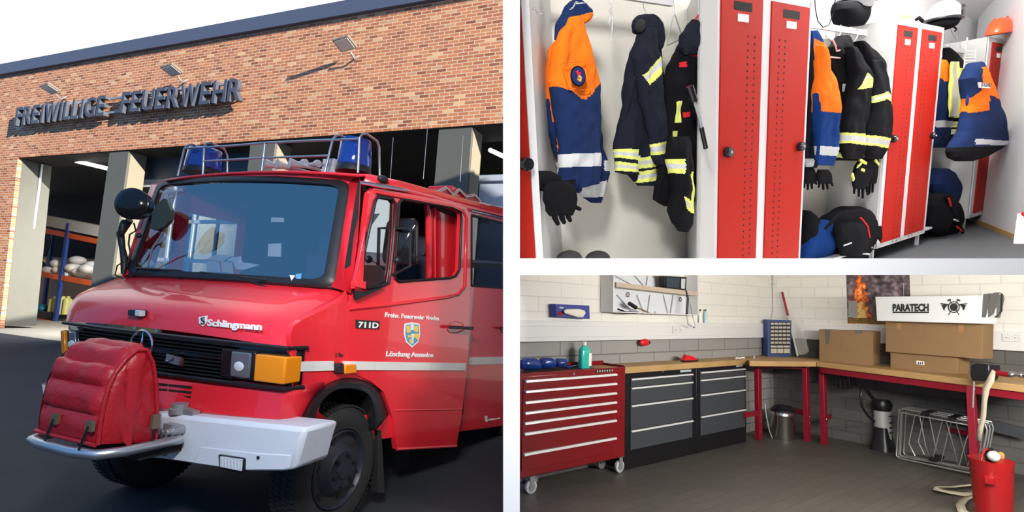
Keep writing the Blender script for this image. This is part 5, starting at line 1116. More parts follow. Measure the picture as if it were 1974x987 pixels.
# ---- red tool trolley
def on_front(y0):
    return lambda u, v, d=0: B.at(u, v, Y, y0-d)
t = Thing(B, 'tool_trolley', 'red tool trolley with seven drawers and silver handles on castors', 'tool trolley', flo(1110,930))
xa = (.045-B.R[0][1]*(YC-.02))/B.R[0][0]; xb = fc(1197,716).x-.01; y0 = YC-.06; fr_ = on_front(y0)
zt_ = fr_(1190,708).z; zb_ = fr_(1205,880).z
xbk = (.07-B.R[0][1]*(YW-.03)+.04)/B.R[0][0]
def tpl(g, z0, z1, e=0): g.prism([V((xa+e,y0+e,z0)), V((xb-e,y0+e,z0)), V((xb-e,YW-.03-e,z0)), V((xbk+e,YW-.03-e,z0))], (0,0,z1-z0))
g = MB(); tpl(g, zb_, zt_-.02); t.part('cabinet', g, M['tred'], bevel=.008)
g = MB(); g.box(xa, xb, y0, y0+.012, zt_-.03, zt_); g.box(xb-.012, xb, y0, YW-.03, zt_-.03, zt_+.012); g.box(xbk, xb, YW-.045, YW-.03, zt_-.03, zt_+.03); t.part('tray_edge', g, M['tred'], bevel=.003)
g = MB(); tpl(g, zt_-.03, zt_-.012, .016); t.part('rubber_mat', g, M['rubber'])
hs = [((1012,737),(1186,723)), ((1014,758),(1187,740.5)), ((1016,778.5),(1189,758.5)), ((1019,799),(1190,776)), ((1021,819),(1191,793)), ((1024,839.5),(1192,810.5)), ((1028,878.5),(1195,844))]
zs = [fr_(*b, .015).z for a, b in hs]; zs2 = zs[1:]+[zb_+.05]
xh0 = fr_(1013,737,.015).x; xh1 = fr_(1187,723,.015).x+.01
for i, z in enumerate(zs):
    zn = zs2[i]+(.012 if i < 6 else 0); g = MB(); g.box(xh0-.012, xh1+.005, y0-.008, y0, zn+.006, z+.014); d = t.part('drawer', g, M['tred'], bevel=.002)
    g = MB(); g.obox((xh0, y0-.028, z-.006), (xh1-xh0,0,0), (0,.02,0), (0,.004,.018)); t.part('drawer_handle', g, M['hsilver'], under=d, bevel=.002)
g = MB(); c = fr_(1106,721,.005); g.lathe((c.x, y0, c.z), (0,-1,0), [(0,.012),(.01,.011)], 16); t.part('lock', g, M['chrome'])
g = MB(); a = fr_(1150,717.5,.004); b = fr_(1181,715.5,.004); g.obox(V((a.x,y0,a.z-.004)), (b.x-a.x,0,0), (0,-.004,0), (0,0,.022), 0)
g.mi = 1; text_mb(g, 'MASTER', V((a.x+.003,y0-.004,a.z)), V((b.x-.003,y0-.004,b.z-.000)), (0,0,.014), (0,-1,0), .002, .02); del g
g = MB(); g.obox(V((a.x,y0,a.z-.004)), (b.x-a.x,0,0), (0,-.004,0), (0,0,.022), 0)
for k in range(7): xx = lerp(a.x+.006, b.x-.01, k/6); g.obox((xx, y0-.006, a.z), (.008,0,0), (0,.002,0), (0,0,.013), 1)
t.part('maker_plate', g, [M['ktext'], M['wtext']])
for (u, v, yy) in ((1023,945,y0+.05), (1194,898,y0+.05)):
    c = B.at(u, v, Y, yy); rad = c.z-FB; rad = .05; c.z = FB+rad
    g = MB(); g.lathe(c-V((0,.014,0)), (0,1,0), [(0,rad*.85),(.004,rad),(.024,rad),(.028,rad*.85)], 24, 0); g.lathe(c-V((0,.018,0)), (0,1,0), [(0,rad*.6),(.036,rad*.6)], 18, 1)
    g.box(c.x-.02, c.x+.02, c.y-.02, c.y-.016, c.z, zb_, 1); g.box(c.x-.03, c.x+.03, c.y-.03, c.y+.03, zb_-.01, zb_, 1); t.part('castor', g, [M['greyp'], M['grey']], smooth=40)
for xx in (xbk+.06, xb-.08):
    c = V((xx, YW-.1, FB+.05)); g = MB(); g.lathe(c-V((0,.014,0)), (0,1,0), [(0,.045),(.028,.045)], 20); g.box(xx-.02, xx+.02, c.y-.02, c.y-.016, c.z, zb_); t.part('castor', g, M['grey'])
# ---- two drawer cabinets
def cab(x0, x1, hpx, lab, mp):
    t = Thing(B, 'drawer_cabinet', lab, 'drawer cabinet', ((x0+x1)/2, YC+.1, FB), 'grey drawer cabinets under the worktop'); del t.o['group']
    z1 = ZT2-.056; g = MB(); g.box(x0, x1, YC, YW-.01, FB+.0, z1); t.part('cabinet', g, M['tblk'], bevel=.004)
    xi0, xi1 = fc(*hpx[0][0]).x, fc(*hpx[0][1]).x; zs = [(fc(*a).z+fc(*b).z)/2 for a, b in hpx]; zs2 = zs[1:]+[FB+.16]
    for i, z in enumerate(zs):
        zn = zs2[i]+.012 if i < len(zs)-1 else zs2[i]; g = MB(); g.box(xi0, xi1, YC-.008, YC, zn+.004, z+.012); d = t.part('drawer', g, M['tgry'], bevel=.002)
        g = MB(); g.obox((xi0, YC-.026, z-.004), (xi1-xi0,0,0), (0,.018,0), (0,.004,.014)); t.part('drawer_handle', g, M['hsilver'], under=d, bevel=.002)
    g = MB(); a = fc(*mp[0]); b = fc(*mp[1]); g.obox(V((a.x,YC,a.z-.004)), (b.x-a.x,0,0), (0,-.004,0), (0,0,.02), 0)
    for k in range(6): xx = lerp(a.x+.006, b.x-.01, k/5); g.obox((xx, YC-.006, a.z), (.006,0,0), (0,.002,0), (0,0,.011), 1)
    t.part('maker_plate', g, [M['greyp'], M['cblue']])
    g = MB(); c = fc((mp[0][0]+hpx[0][0][0])/2+14, mp[0][1]-.5+ (-1)); g.lathe((c.x, YC, c.z), (0,-1,0), [(0,.010),(.006,.009)], 14); t.part('lock', g, M['grey'])
xm = fc(1342,760).x
cab(fc(1204,730).x, xm-.003, [((1215,733),(1333,721)), ((1216,750),(1333,736.5)), ((1219,784),(1334,766.5)), ((1221,832.5),(1335,809.5))], 'grey drawer cabinet with black frame next to the red trolley', ((1311,717),(1332,715)))
cab(xm+.003, fc(1438,780).x, [((1349,719),(1434,711.5)), ((1350,734),(1434,725)), ((1351,763),(1434,751.5)), ((1353,805),(1435,788.5))], 'grey drawer cabinet with black frame next to the corner bench', ((1419,706.5),(1432,705.5)))
# ---- on the trolley and worktop
zt3 = zt_-.012
t = Thing(B, 'cleaner_bottle', 'turquoise liquid bottle with white cap on the red trolley', 'bottle', B.at(1126,702,Y,YC+.10)); c = B.at(1126,702,Y,YC+.10); c.z = zt3+.0; hb = B.at(1126,657,Y,YC+.10).z-c.z
g = MB(); 
def rbox(g, c, w_, d_, prof, mi=None):
    rows = []
    for z, s in prof:
        rows.append([c+V((w_*s*abs(cos(a))**.5*(1 if cos(a) > 0 else -1), d_*s*abs(sin(a))**.5*(1 if sin(a) > 0 else -1), z)) for a in [2*pi*k/24 for k in range(24)]])
    g.grid(rows, mi, close=True); g.add(rows[0], [tuple(range(24))], mi); g.add(rows[-1], [tuple(range(24))], mi)
rbox(g, c, .052, .032, [(0,.95),(.01,1),(hb*.62,1),(hb*.72,.85),(hb*.8,.45),(hb*.84,.32)]); t.part('bottle_body', g, pm('turquoise', (.03,.50,.42), .2, coat=.3), smooth=50)
g = MB(); g.lathe(c+V((0,0,hb*.83)), (0,0,1), [(0,.018),(.03,.018),(.034,.014)], 16); t.part('cap', g, M['wtext'])
g = MB(); g.box(c.x+.02, c.x+.053, c.y-.036, c.y-.02, c.z+.02, c.z+hb*.55); t.part('label', g, M['wtext'])
M['bluep'] = pm('blue_wrap', (.01,.04,.22), .25, coat=.5, bump=.5, bscale=30)
for i, (ks, lb) in enumerate((([(690,1012,1030),(694,1006,1037),(700,1003,1042),(708,1003,1044),(712,1006,1040)], 'left blue wrapped bundle on the red trolley'), ([(689,1046,1060),(693,1042,1068),(702,1040,1070),(710,1044,1066)], 'middle blue wrapped bundle on the red trolley'), ([(691,1074,1090),(698,1071,1092),(708,1072,1090)], 'small blue wrapped bundle nearest the turquoise bottle'))):
    mb = puff(B, ks, Y, YC+.07, .09, nr=20, nc=20, fold=.012, seed=60+i); solo(B, 'blue_bundle', mb, M['bluep'], lb, 'bundle', smooth=70)
g = MB(); p = [B.at(u, v, Z, zt3+.012) for u, v in ((1092,708),(1130,702),(1172,697))]; g.tube([p[0], p[1]], .008, 8, 0); g.tube([p[1], p[2]], .008, 8, 1); solo(B, 'screwdriver', g, [M['bluep'], M['tred']], 'long screwdriver lying on the rubber mat of the trolley', 'screwdriver')
g = MB(); c = top(1330,697); c.z = ZT2
def redtool(g, c, w_):
    g.box(c.x-w_, c.x+w_*.9, c.y-.03, c.y+.03, c.z, c.z+.016, 1); g.hexa([c+V(p) for p in ((-w_,-.028,.016),(w_*.9,-.028,.016),(w_*.9,.028,.016),(-w_,.028,.016),(-w_*.7,-.02,.07),(w_*.2,-.02,.055),(w_*.2,.02,.055),(-w_*.7,.02,.07))], 0)
    g.tube([c+V((w_*.9,0,.01)), c+V((w_*1.15,0,.02)), c+V((w_*1.2,0,.03))], .005, 6, 1)
redtool(g, c, msz(B, c, 22)); solo(B, 'battery_charger', g, [pm('bright_red', (.62,.01,.02), .35), M['tblk']], 'red and black charger on the worktop behind the grey cabinets', 'charger', bevel=.004)
g = MB(); c = w1(1243,660,.05); g.ball(c, (msz(B,c,15), .03, msz(B,c,7)), 16, 10, 0); g.ball(c+V((.04,-.01,0)), (.02,.025,.018), 12, 8, 1); solo(B, 'red_wall_lamp', g, [bpy.data.materials['bright_red'], M['tblk']], 'red lamp holder hanging below the trunking', 'lamp', smooth=80)
# glove box on the wall
t = Thing(B, 'glove_dispenser', 'blue glove box with white gloves poking out on the wall', 'glove box', w1(1102,615))
M['boxblue'] = pm('box_blue', (.03,.05,.26), .5)
q = [w1(u, v, .09) for u, v in ((1071,586),(1136,589),(1137,615),(1073,611))]; g = MB(); g.prism(q, (0,.08,0)); t.part('carton', g, M['boxblue'])
g = MB(); g.prism([w1(u, v, .092) for u, v in ((1074,601),(1086,601),(1086,609),(1075,608))], (0,.002,0), 0); g.tube([w1(1078,593,.092), w1(1086,593.5,.092)], .006, 6, 1); t.part('print', g, [M['tred'], M['wtext']])
t.part('white_gloves', puff(B, [(595.5,1092,1116),(599,1086,1125),(604,1088,1127),(608,1100,1124),(612,1114,1122)], Y, YW-.11, .05, nr=20, nc=20, fold=.01, seed=70), pm('latex', (.75,.72,.62), .7), smooth=70)
# wall rack with shelf
t = Thing(B, 'wall_rack', 'white wire wall rack with a board shelf above the trunking', 'wall rack', w1(1265,610))
yr = .16
def rk(u, v, d=yr): return w1(u, v, d)
zt4 = None
g = MB()
def upto(u, v, d):   # point on the slab above a rack position
    p = rk(u, v, d); return V((p.x, p.y, tz(p.x, p.y)-.002))
pl0, pl1 = rk(1183,602), rk(1346,608)
for p in (pl0, pl1): g = MB(); g.obox(V((p.x-.008, YW-yr, p.z)), (.016,0,0), (0,yr-.004,0), (0,0,tz(p.x, YW-.0)-p.z-.004), 0); t.part('side_panel', g, M['trunk'])
g = MB(); g.obox(pl0, pl1-pl0, (0,yr-.004,0), (0,0,.008)); t.part('bottom_tray', g, M['trunk'])
a, b = rk(1188,544), rk(1346,563); g = MB(); g.obox(a, b-a, (0,yr-.02,0), (0,0,-.042)); t.part('shelf_board', g, pm('board_beige', (.52,.42,.33), .6))
g = MB(); g.obox(V((pl0.x, YW-.01, pl0.z)), (pl1.x-pl0.x,0,0), (0,.006,0), (0,0,tz(pl0.x, YW)-pl0.z-.03)); t.part('back_sheet', g, pm('rack_back', (.66,.69,.74), .5))
for u0, u1 in ((1190,1222),(1228,1242),(1253,1248),(1279,1288),(1298,1292),(1330,1335)):
    g = MB(); g.tube([w1(u0, 569, .02), w1(u1, 606, .02)], .004, 6); g.tube([w1(u0-4, 532, .02), w1(u1-2, 550, .02)], .004, 6); t.part('wire', g, M['grey'])
for u, v in ((1211,568),(1312,577)):
    g = MB(); c = w1(u, v, .03)
    for k in range(8): a_ = k*pi/4; g.obox(c+V((.018*cos(a_)-.005,0,.02*sin(a_)-.005)), (.01,0,0), (0,.004,0), (0,0,.01))
    t.part('perforation', g, M['ktext'])
t = Thing(B, 'workshop_radio', 'dark radio standing on the upper board of the wall rack', 'radio', rk(1303,556))
g = MB(); q = [rk(u, v, yr-.01) for u, v in ((1280,532),(1324,534),(1323,560),(1282,556))]; g.prism(q, (0,.07,0)); t.part('case', g, M['tblk'], bevel=.004)
g = MB(); g.prism([rk(u, v, yr-.008) for u, v in ((1284,535),(1310,536),(1309,555),(1285,553))], (0,-.002,0), 0); g.prism([rk(u, v, yr-.008) for u, v in ((1313,537),(1321,537.5),(1320,557),(1313,556))], (0,-.002,0), 1); t.part('front_panel', g, [pm('radio_face', (.03,.045,.07), .3), M['greyp']])
g = MB(); g.tube([rk(u, v, yr) for u, v in ((1322,560),(1326,575),(1324,606))], .012, 6); solo(B, 'black_strap', g, M['tblk'], 'black strap hanging down from the radio', 'strap', smooth=80)
g = MB(); g.tube([rk(u, v, yr) for u, v in ((1321,604),(1324,610),(1326,625),(1338,631),(1340,628),(1335,608),(1330,585))], .004, 6); g.ball(rk(1338,631,yr), .01, 8, 6); solo(B, 'cable_hook', g, M['grey'], 'thin cable end dangling below the right corner of the wall rack', 'cable', smooth=80)
g = MB(); g.tube([rk(u, v, yr-.02) for u, v in ((1191,596),(1205,601),(1230,603))], .008, 6); g.tube([rk(u, v, yr-.02) for u, v in ((1190,601),(1208,604),(1228,604))], .008, 6); solo(B, 'pincers', g, M['tblk'], 'black handled pincers in the tray at the left of the wall rack', 'pliers', smooth=80)
g = MB(); g.tube([rk(1213,585,yr-.03), rk(1226,593,yr-.03)], .02, 8, 0); g.tube([rk(1226,593,yr-.03), rk(1240,598,yr-.03), rk(1256,606,yr-.03)], .008, 6, 1); solo(B, 'hand_brush', g, [M['tblk'], pm('brass', (.35,.27,.10), .4, metal=.6)], 'black headed tool with brass shaft in the wall rack tray', 'tool', smooth=80)
g = MB(); c = rk(1264,603,yr-.03); g.lathe(c-V((0,0,.012)), (0,0,1), [(0,.015),(.025,.015)], 14); solo(B, 'tape_roll', g, M['greyp'], 'small roll standing in the tray of the wall rack', 'roll')
for i, (u, lb, mt) in enumerate(((1350, 'clear dropper bottle on the trunking nearer the wall rack', 'greyp'), (1360, 'pale blue dropper bottle on the trunking right of the wall rack', None))):
    c = w1(u, 622, .03); c.z = ZTR1; g = MB(); h = w1(u, 594, .03).z-c.z; g.lathe(c, (0,0,1), [(0,.018),(h*.6,.018),(h*.72,.008),(h*.8,.008)], 14, 0); g.lathe(c+V((0,0,h*.8)), (0,0,1), [(0,.011),(h*.12,.01)], 12, 1)
    solo(B, 'dropper_bottle', g, [M['wtext'] if i == 0 else pm('pale_blue', (.40,.62,.66), .3), M['tblk']], lb, 'bottle', smooth=40)
# conduit in the corner
g = MB(); a = w1(1492,620,.03); g.tube([V((a.x, a.y, tz(a.x, a.y)-.004)), w1(1491,600,.03), w1(1487,615,.04)], .006, 8); g.box(a.x-.012, a.x+.012, a.y-.012, a.y+.02, w1(1492,548,.03).z-.01, w1(1492,548,.03).z+.01); solo(B, 'cable_conduit', g, M['greyp'], 'vertical grey conduit pipe in the corner of the workshop', 'pipe', smooth=60)
# small parts cabinet
cb = B.at(1502, 684, Y, YW-.22); cb.z = ZT2; t = Thing(B, 'parts_cabinet', 'blue small-parts cabinet with rows of clear drawers in the corner', 'parts cabinet', cb)
def pc_(u, v, d=0): return B.pl(u, v, cb, (.62,.78,0))-V((.62,.78,0))*d
q = [pc_(u, v) for u, v in ((1480,616),(1526,617.5),(1524,685),(1480,685))]; q[2].z = q[3].z = min(ZT2+.002, q[2].z) if 0 else ZT2+.002
g = MB(); g.prism(q, V((.62,.78,0))*.12); t.part('case', g, pm('case_blue', (.02,.05,.20), .4))
g = MB(); g.prism([pc_(u, v, .003) for u, v in ((1484,620),(1524,621),(1522,683),(1484,683))], V((.62,.78,0))*.003); t.part('front', g, M['tblk'])
M['drw'] = pm('clear_drawer', (.45,.42,.36), .25, nscale=60, namt=.5)
for r in range(6):
    for c_ in range(5):
        u0 = 1485.5+c_*7.7; v0 = 622+r*7.3; g = MB(); g.prism([pc_(u, v, .006) for u, v in ((u0,v0),(u0+6.3,v0+.2),(u0+6.3,v0+4),(u0,v0+4))], V((.62,.78,0))*.004); t.part('small_drawer', g, M['drw'])
for r, (n_, v0, h_) in enumerate(((3, 666, 4), (3, 672, 9))):
    for c_ in range(n_):
        u0 = 1485.5+c_*12.6; g = MB(); g.prism([pc_(u, v, .006) for u, v in ((u0,v0),(u0+11.5,v0+.2),(u0+11.5,v0+h_),(u0,v0+h_))], V((.62,.78,0))*.004); t.part('small_drawer', g, M['drw'])
g = MB(); a = top(1545,688); a = V((min(a.x, XW-.1), a.y, ZT2+.012)); b = B.at(1508,563,X,XW-.06); mdl = a.lerp(b, .62)
g.tube([a, mdl], .011, 8, 0); g.tube([mdl, b], .014, 8, 1); solo(B, 'squeegee_pole', g, [M['wtext'], pm('dark_red', (.28,.01,.02), .4)], 'long pole with dark red grip leaning in the corner', 'pole', smooth=60)
mb = puff(B, [(592,1518,1524),(610,1522,1545),(640,1526,1551),(665,1532,1556),(678,1536,1560),(684,1540,1550)], X, XW-.16, .06, nr=26, nc=20, fold=.02, seed=80, fs_=20); solo(B, 'plastic_sleeve', mb, pm('clear_film', (.75,.75,.72), .2, alpha=.22), 'crumpled clear plastic sleeve around the leaning pole', 'plastic bag', smooth=50)
g = MB(); c = top(1453,691); g.lathe(V((c.x, c.y, ZT2)), (0,0,1), [(0,.016),(.03,.018),(.034,.022),(.04,.022)], 16); solo(B, 'glue_pot', g, M['grey'], 'small round pot on the corner worktop left of the parts cabinet', 'pot', smooth=40)
g = MB(); c = top(1425,692); c.z = ZT2+.008; g.tube([c+V((-.06+.03*k, .02*sin(k*2), .005*(k % 2))) for k in range(6)], .008, 6); solo(B, 'string_heap', g, M['wtext'], 'little heap of white cord on the worktop at the corner', 'cord', smooth=80)
# poster of a fire
M['poster'] = None
def poster(y0, y1, h):
    m = bpy.data.materials.new('poster_print'); m.use_nodes = True; nt = m.node_tree; b = nt.nodes['Principled BSDF']; b.inputs['Roughness'].default_value = .4
    lk = nt.links.new; tc = nt.nodes.new('ShaderNodeTexCoord'); sp = nt.nodes.new('ShaderNodeSeparateXYZ'); lk(tc.outputs['Object'], sp.inputs[0])
    def ma(op, a, c):
        n = nt.nodes.new('ShaderNodeMath'); n.operation = op
        for i_, q_ in enumerate((a, c)):
            if isinstance(q_, (int, float)): n.inputs[i_].default_value = q_
            else: lk(q_, n.inputs[i_])
        return n.outputs[0]
    def noise_(sc): n = nt.nodes.new('ShaderNodeTexNoise'); n.inputs['Scale'].default_value = sc; n.inputs['Detail'].default_value = 6; lk(tc.outputs['Object'], n.inputs['Vector']); return n.outputs['Fac']
    def ramp(f, st):
        r = nt.nodes.new('ShaderNodeValToRGB'); cr = r.color_ramp; cr.elements[0].position = st[0][0]; cr.elements[0].color = (*st[0][1], 1); cr.elements[1].position = st[-1][0]; cr.elements[1].color = (*st[-1][1], 1)
        for p_, c_ in st[1:-1]: cr.elements.new(p_).color = (*c_, 1)
        lk(f, r.inputs[0]); return r.outputs[0]
    s_ = ma('DIVIDE', ma('SUBTRACT', sp.outputs[1], y0), y1-y0); t_ = ma('DIVIDE', sp.outputs[2], h)     # s 0..1 across the sheet, t 0..1 up
    smoke = ramp(noise_(14), [(.35,(.03,.022,.03)), (.5,(.12,.085,.10)), (.68,(.34,.27,.30))])
    wid = ma('ABSOLUTE', ma('SUBTRACT', s_, .22), 0)
    mask = ma('SUBTRACT', ma('ADD', 1.1, ma('MULTIPLY', ma('SUBTRACT', noise_(20), .5), 2.2)), ma('ADD', ma('MULTIPLY', wid, 4.2), ma('MULTIPLY', t_, .85)))
    fire = ramp(mask, [(.25,(.45,.03,.01)), (.5,(.95,.22,.02)), (.8,(1,.75,.25))])
    mk = ramp(mask, [(.18,(0,0,0)), (.30,(1,1,1))])
    mx = nt.nodes.new('ShaderNodeMix'); mx.data_type = 'RGBA'; lk(mk, mx.inputs[0]); lk(smoke, mx.inputs[6]); lk(fire, mx.inputs[7]); lk(mx.outputs[2], b.inputs['Base Color']); return m
pp = lambda u, v, d=.004: w2(u, v, d)
zpt = lambda u: None
q = [pp(1636,624), pp(1758,628), None, None]
q0, q1 = pp(1634,624), pp(1757,627)
tl_ = V((q0.x, q0.y, tz(q0.x, q0.y)-.004)); tr_ = V((q1.x, q1.y, tz(q1.x, q1.y)-.004))
t = Thing(B, 'fire_poster', 'poster photograph of a blazing fire under dark smoke on the wall', 'poster', q0)
g = MB(); g.prism([q0, q1, tr_, tl_], (.003,0,0)); t.part('sheet', g, poster(0, q1.y-q0.y, tl_.z-q0.z))
g = MB(); g.prism([pp(u, v, .007) for u, v in ((1636,580),(1651,580),(1653,612),(1635,612))], (.001,0,0)); t.part('building_print', g, pm('grey_print_left', (.42,.42,.40), .5)); g = MB(); g.prism([pp(u, v, .007) for u, v in ((1689,580),(1757,574),(1757,612),(1690,612))], (.001,0,0)); t.part('building_print', g, pm('grey_print', (.42,.42,.40), .5))
g = MB(); g.prism([pp(u, v, .008) for u, v in ((1635,613),(1757,613),(1757,626),(1635,623))], (.001,0,0)); t.part('grass_print', g, pm('ground_print', (.25,.14,.03), .5, nscale=40, namt=.8))
g = MB(); g.tube([pp(1742,582,.009), pp(1742,546,.009)], .002, 4); g.tube([pp(1737,547,.009), pp(1748,548,.009)], .003, 4); t.part('mast_print', g, M['greyp'])
# ---- benches' red frames
def beamp(g, a, b, h, th_=.03):
    a, b = V((a.x, a.y, ZT2-.056)), V((b.x, b.y, ZT2-.056)); g.obox(a, b-a, (.0,th_,0) if abs((b-a).x) > abs((b-a).y) else (th_,0,0), (0,0,-h))
def leg(t, p, w_=.07, d_=.05, off=(0,0), nm='leg'):
    z1 = ZT2-.056; g = MB(); g.obox((p.x-w_/2, p.y, FB), (w_,0,0), (0,d_,0), (0,0,z1-FB)); o = t.part(nm, g, M['bred'], bevel=.004)
    g = MB()
    for z in (FB+.20, FB+.27): g.ball((p.x, p.y-.003, z), .008, 8, 6)
    for dx in (-.02, .02): g.ball((p.x+dx, p.y-.003, z1-.02), .008, 8, 6)
    t.part('bolt', g, M['chrome'], under=o, smooth=80)
t = Thing(B, 'corner_bench_frame', 'red steel legs and rail carrying the corner worktop', 'bench frame', flo(1508,850))
l1, l2 = flo(1467,848), flo(1561,851); leg(t, l1); leg(t, l2)
g = MB(); beamp(g, V((l1.x-.04,l1.y,0)), V((l2.x+.04,l2.y,0)), .045); t.part('rail', g, M['bred'])
g = MB(); g.obox((l2.x-.01, l2.y+.05, FB+.27), (.03,0,0), (.2,.35,0), (0,0,.05)); g.obox((l1.x-.30, l1.y+.0, FB+.27), (.29,0,0), (0,.03,0), (0,0,.05)); t.part('brace', g, M['bred'])
t = Thing(B, 'workbench_frame', 'red steel frame of the long workbench under the cardboard boxes', 'bench frame', flo(1640,850))
l3 = flo(1594,857); l4 = flo(1958,960); l5 = flo(1640,828)
leg(t, l3); leg(t, l5, .06)
fdir = (E1-C1); fdir.z = 0; fdir.normalize()
l4 = C1+fdir*((E1-C1).length*.80); l4 = V((l4.x+.04, l4.y, 0)); leg(t, l4, .075); l6 = V((XW-.15, l4.y+.15, 0)); leg(t, l6, .06)
g = MB(); a = C1+V((.02,-.03,0)); b = E1+V((.02,0,0)); beamp(g, a, b, .06); t.part('rail', g, M['bred'])
g = MB(); g.obox((l3.x, l3.y+.04, FB+.22), V((l5.x-l3.x, l5.y-l3.y, 0)), (0,.02,0), (0,0,.045)); g.obox((l6.x-.02, l6.y+.0, FB+.28), V((l5.x-l6.x, l5.y-l6.y, 0)), (.02,0,0), (0,0,.045)); t.part('brace', g, M['bred'])
g = MB(); a = B.pl(1806,735, a, V((fdir.y,-fdir.x,0))); ba = C1+V((.02,-.03,0)); nrm = V((fdir.y,-fdir.x,0)); 
if nrm.x > 0: nrm = -nrm
a = B.pl(1805,734,ba,nrm)+nrm*.004; b = B.pl(1836,739.5,ba,nrm)+nrm*.004; g = MB(); g.obox(a, b-a, nrm*.003, (0,0,.022), 0)
for k in range(6): g.obox(a.lerp(b, .08+k*.15)+nrm*.003+V((0,0,.005)), (b-a)*.08, nrm*.002, (0,0,.012), 1)
t.part('maker_plate', g, [M['ktext'], M['wtext']])
# tools hanging under the bench edge
for i, u in enumerate((1610,1619,1628,1637,1646)):
    g = MB(); a = B.at(u, 722+i*.6, X, XW-.36); b = B.at(u+1, 742+(i % 2)*5, X, XW-.36); g.tube([V((a.x, a.y, ZT2-.06)), a, b], [.012,.016,.010], 8); g.tube([b+V((0,-.03,0)), b+V((0,.03,0))], .008, 6)
    solo(B, 'hand_clamp', g, M['tblk'], 'black clamp hanging under the left end of the long workbench', 'clamp', 'clamps under the bench', smooth=60)
g = MB(); c = flo(1620,836); g.box(c.x-.14, c.x+.14, c.y, c.y+.06, FB+.03, FB+.13); g.ball(c+V((-.05,-.0,.08)), .03, 8, 6); g.ball(c+V((.07,-.0,.08)), .03, 8, 6); solo(B, 'floor_socket_box', g, M['greyp'], 'pale socket box on the wall foot behind the workbench leg', 'socket box', bevel=.005)
# bin
t = Thing(B, 'steel_bin', 'round polished steel bin under the corner worktop', 'bin', flo(1513,846)); c = flo(1513,846); c.y += .02; r_ = .125; hh = B.at(1512,792,Y,c.y).z-FB
g = MB(); g.lathe(c, (0,0,1), [(0,r_*.95),(.01,r_),(hh*.86,r_),(hh*.88,r_*1.04),(hh*.91,r_),(hh,r_)], 36); t.part('bin_body', g, pm('brushed_steel', (.62,.62,.60), .22, metal=1), smooth=40)
g = MB(); g.lathe(c+V((0,0,hh)), (0,0,1), [(0,r_*1.04),(.02,r_*1.04),(.05,r_*.75),(.06,r_*.7)], 36); t.part('lid', g, M['tblk'], smooth=40)
g = MB(); a = flo(1487,847); g.tube([B.at(1475,778,Y,a.y), B.at(1477,800,Y,a.y), B.at(1483,830,Y,a.y), a+V((.02,0,.01))], .005, 6); solo(B, 'loose_cable', g, M['greyp'], 'pale cable hanging from the corner bench down to the floor', 'cable', smooth=80)
# spray extinguisher / vacuum cylinder
t = Thing(B, 'canister_sprayer', 'black and white canister with hose standing under the workbench', 'canister', flo(1703,868)); c = flo(1703,866); hh = B.at(1703,770,Y,c.y).z-FB; r_ = .075
g = MB(); rbox(g, c, .14, .10, [(0,1),(.05,.9),(hh*.25,.72),(hh*.45,.6)]); g.lathe(c+V((0,0,hh*.8)), (0,0,1), [(0,r_*1.1),(hh*.1,r_*1.3),(hh*.2,r_*1.0)], 20); g.lathe(c, (0,0,1), [(.02,r_),(hh*.9,r_)], 20); t.part('housing', g, M['tblk'], smooth=40)
g = MB(); g.lathe(c+V((0,0,0)), (0,0,1), [(hh*.22,r_*1.02),(hh*.78,r_*1.02)], 24); t.part('tank', g, pm('tank_silver', (.5,.5,.48), .4, metal=.3), smooth=40)
g = MB(); 
for z_ in (.35,.45,.55,.68): g.box(c.x-.035, c.x+.03, c.y-r_*1.08-.002, c.y-r_*.9, hh*z_+FB, hh*z_+FB+.012)
t.part('tank_print', g, M['ktext'])
g = MB(); g.tube([B.at(u, v, Y, c.y-.02) for u, v in ((1690,775),(1680,765),(1668,752),(1662,748),(1659,762),(1662,785),(1672,800),(1685,812))], .012, 8); g.tube([B.at(u, v, Y, c.y-.03) for u, v in ((1690,776),(1678,762),(1671,752))], .016, 8); t.part('hose', g, M['tblk'], smooth=80)
# wire basket / folded barrier
M['wireg'] = pm('galvanised_wire', (.52,.52,.50), .35, metal=.7)
g = MB()
def rc(u, v, yy): return B.pl(u, v, flo(1735,885), V((fdir.y,-fdir.x,0)))+V((yy,0,0))
loops = [((1733,790),(1741,788),(1900,818),(1903,830),(1888,908),(1880,914),(1735,884),(1728,878)), ((1737,795),(1896,825),(1884,905),(1733,880))]
for P_ in loops: g.tube([rc(u, v, 0) for u, v in P_], .008, 8, close=True)
for dx in (.10, .2): g.tube([rc(u, v, dx) for u, v in loops[0]], .007, 6, close=True)
for u, v in ((1735,790),(1900,820),(1883,912),(1731,882)): g.tube([rc(u, v, 0), rc(u, v, .2)], .007, 6)
zig = [(1762,880),(1750,855),(1762,800),(1770,798),(1782,860),(1795,892),(1805,850),(1815,812),(1822,812),(1838,870),(1846,902),(1860,850),(1872,822),(1880,822),(1890,870)]
g.tube([rc(u, v, .03) for u, v in zig], .0045, 6); g.tube([rc(u+12, v, .12) for u, v in zig[:-1]], .0045, 6)
for vv in (793, 797, 880): g.tube([rc(1737, vv, .05), rc(1898, vv+27+(4 if vv > 800 else 0), .05)], .005, 6)
tt = solo(B, 'wire_barrier', g, M['wireg'], 'folded galvanised wire frame leaning under the long workbench', 'wire frame', smooth=60)
g = MB()
for u, v in ((1786,797),(1838,806),(1800,885)): c = rc(u, v, -.01); g.box(c.x-.03, c.x+.2, c.y-.03, c.y+.03, c.z-.012, c.z+.012)
solo(B, 'cable_tie_bundle', g, M['tblk'], 'black ties holding the folded wire frame together', 'ties')
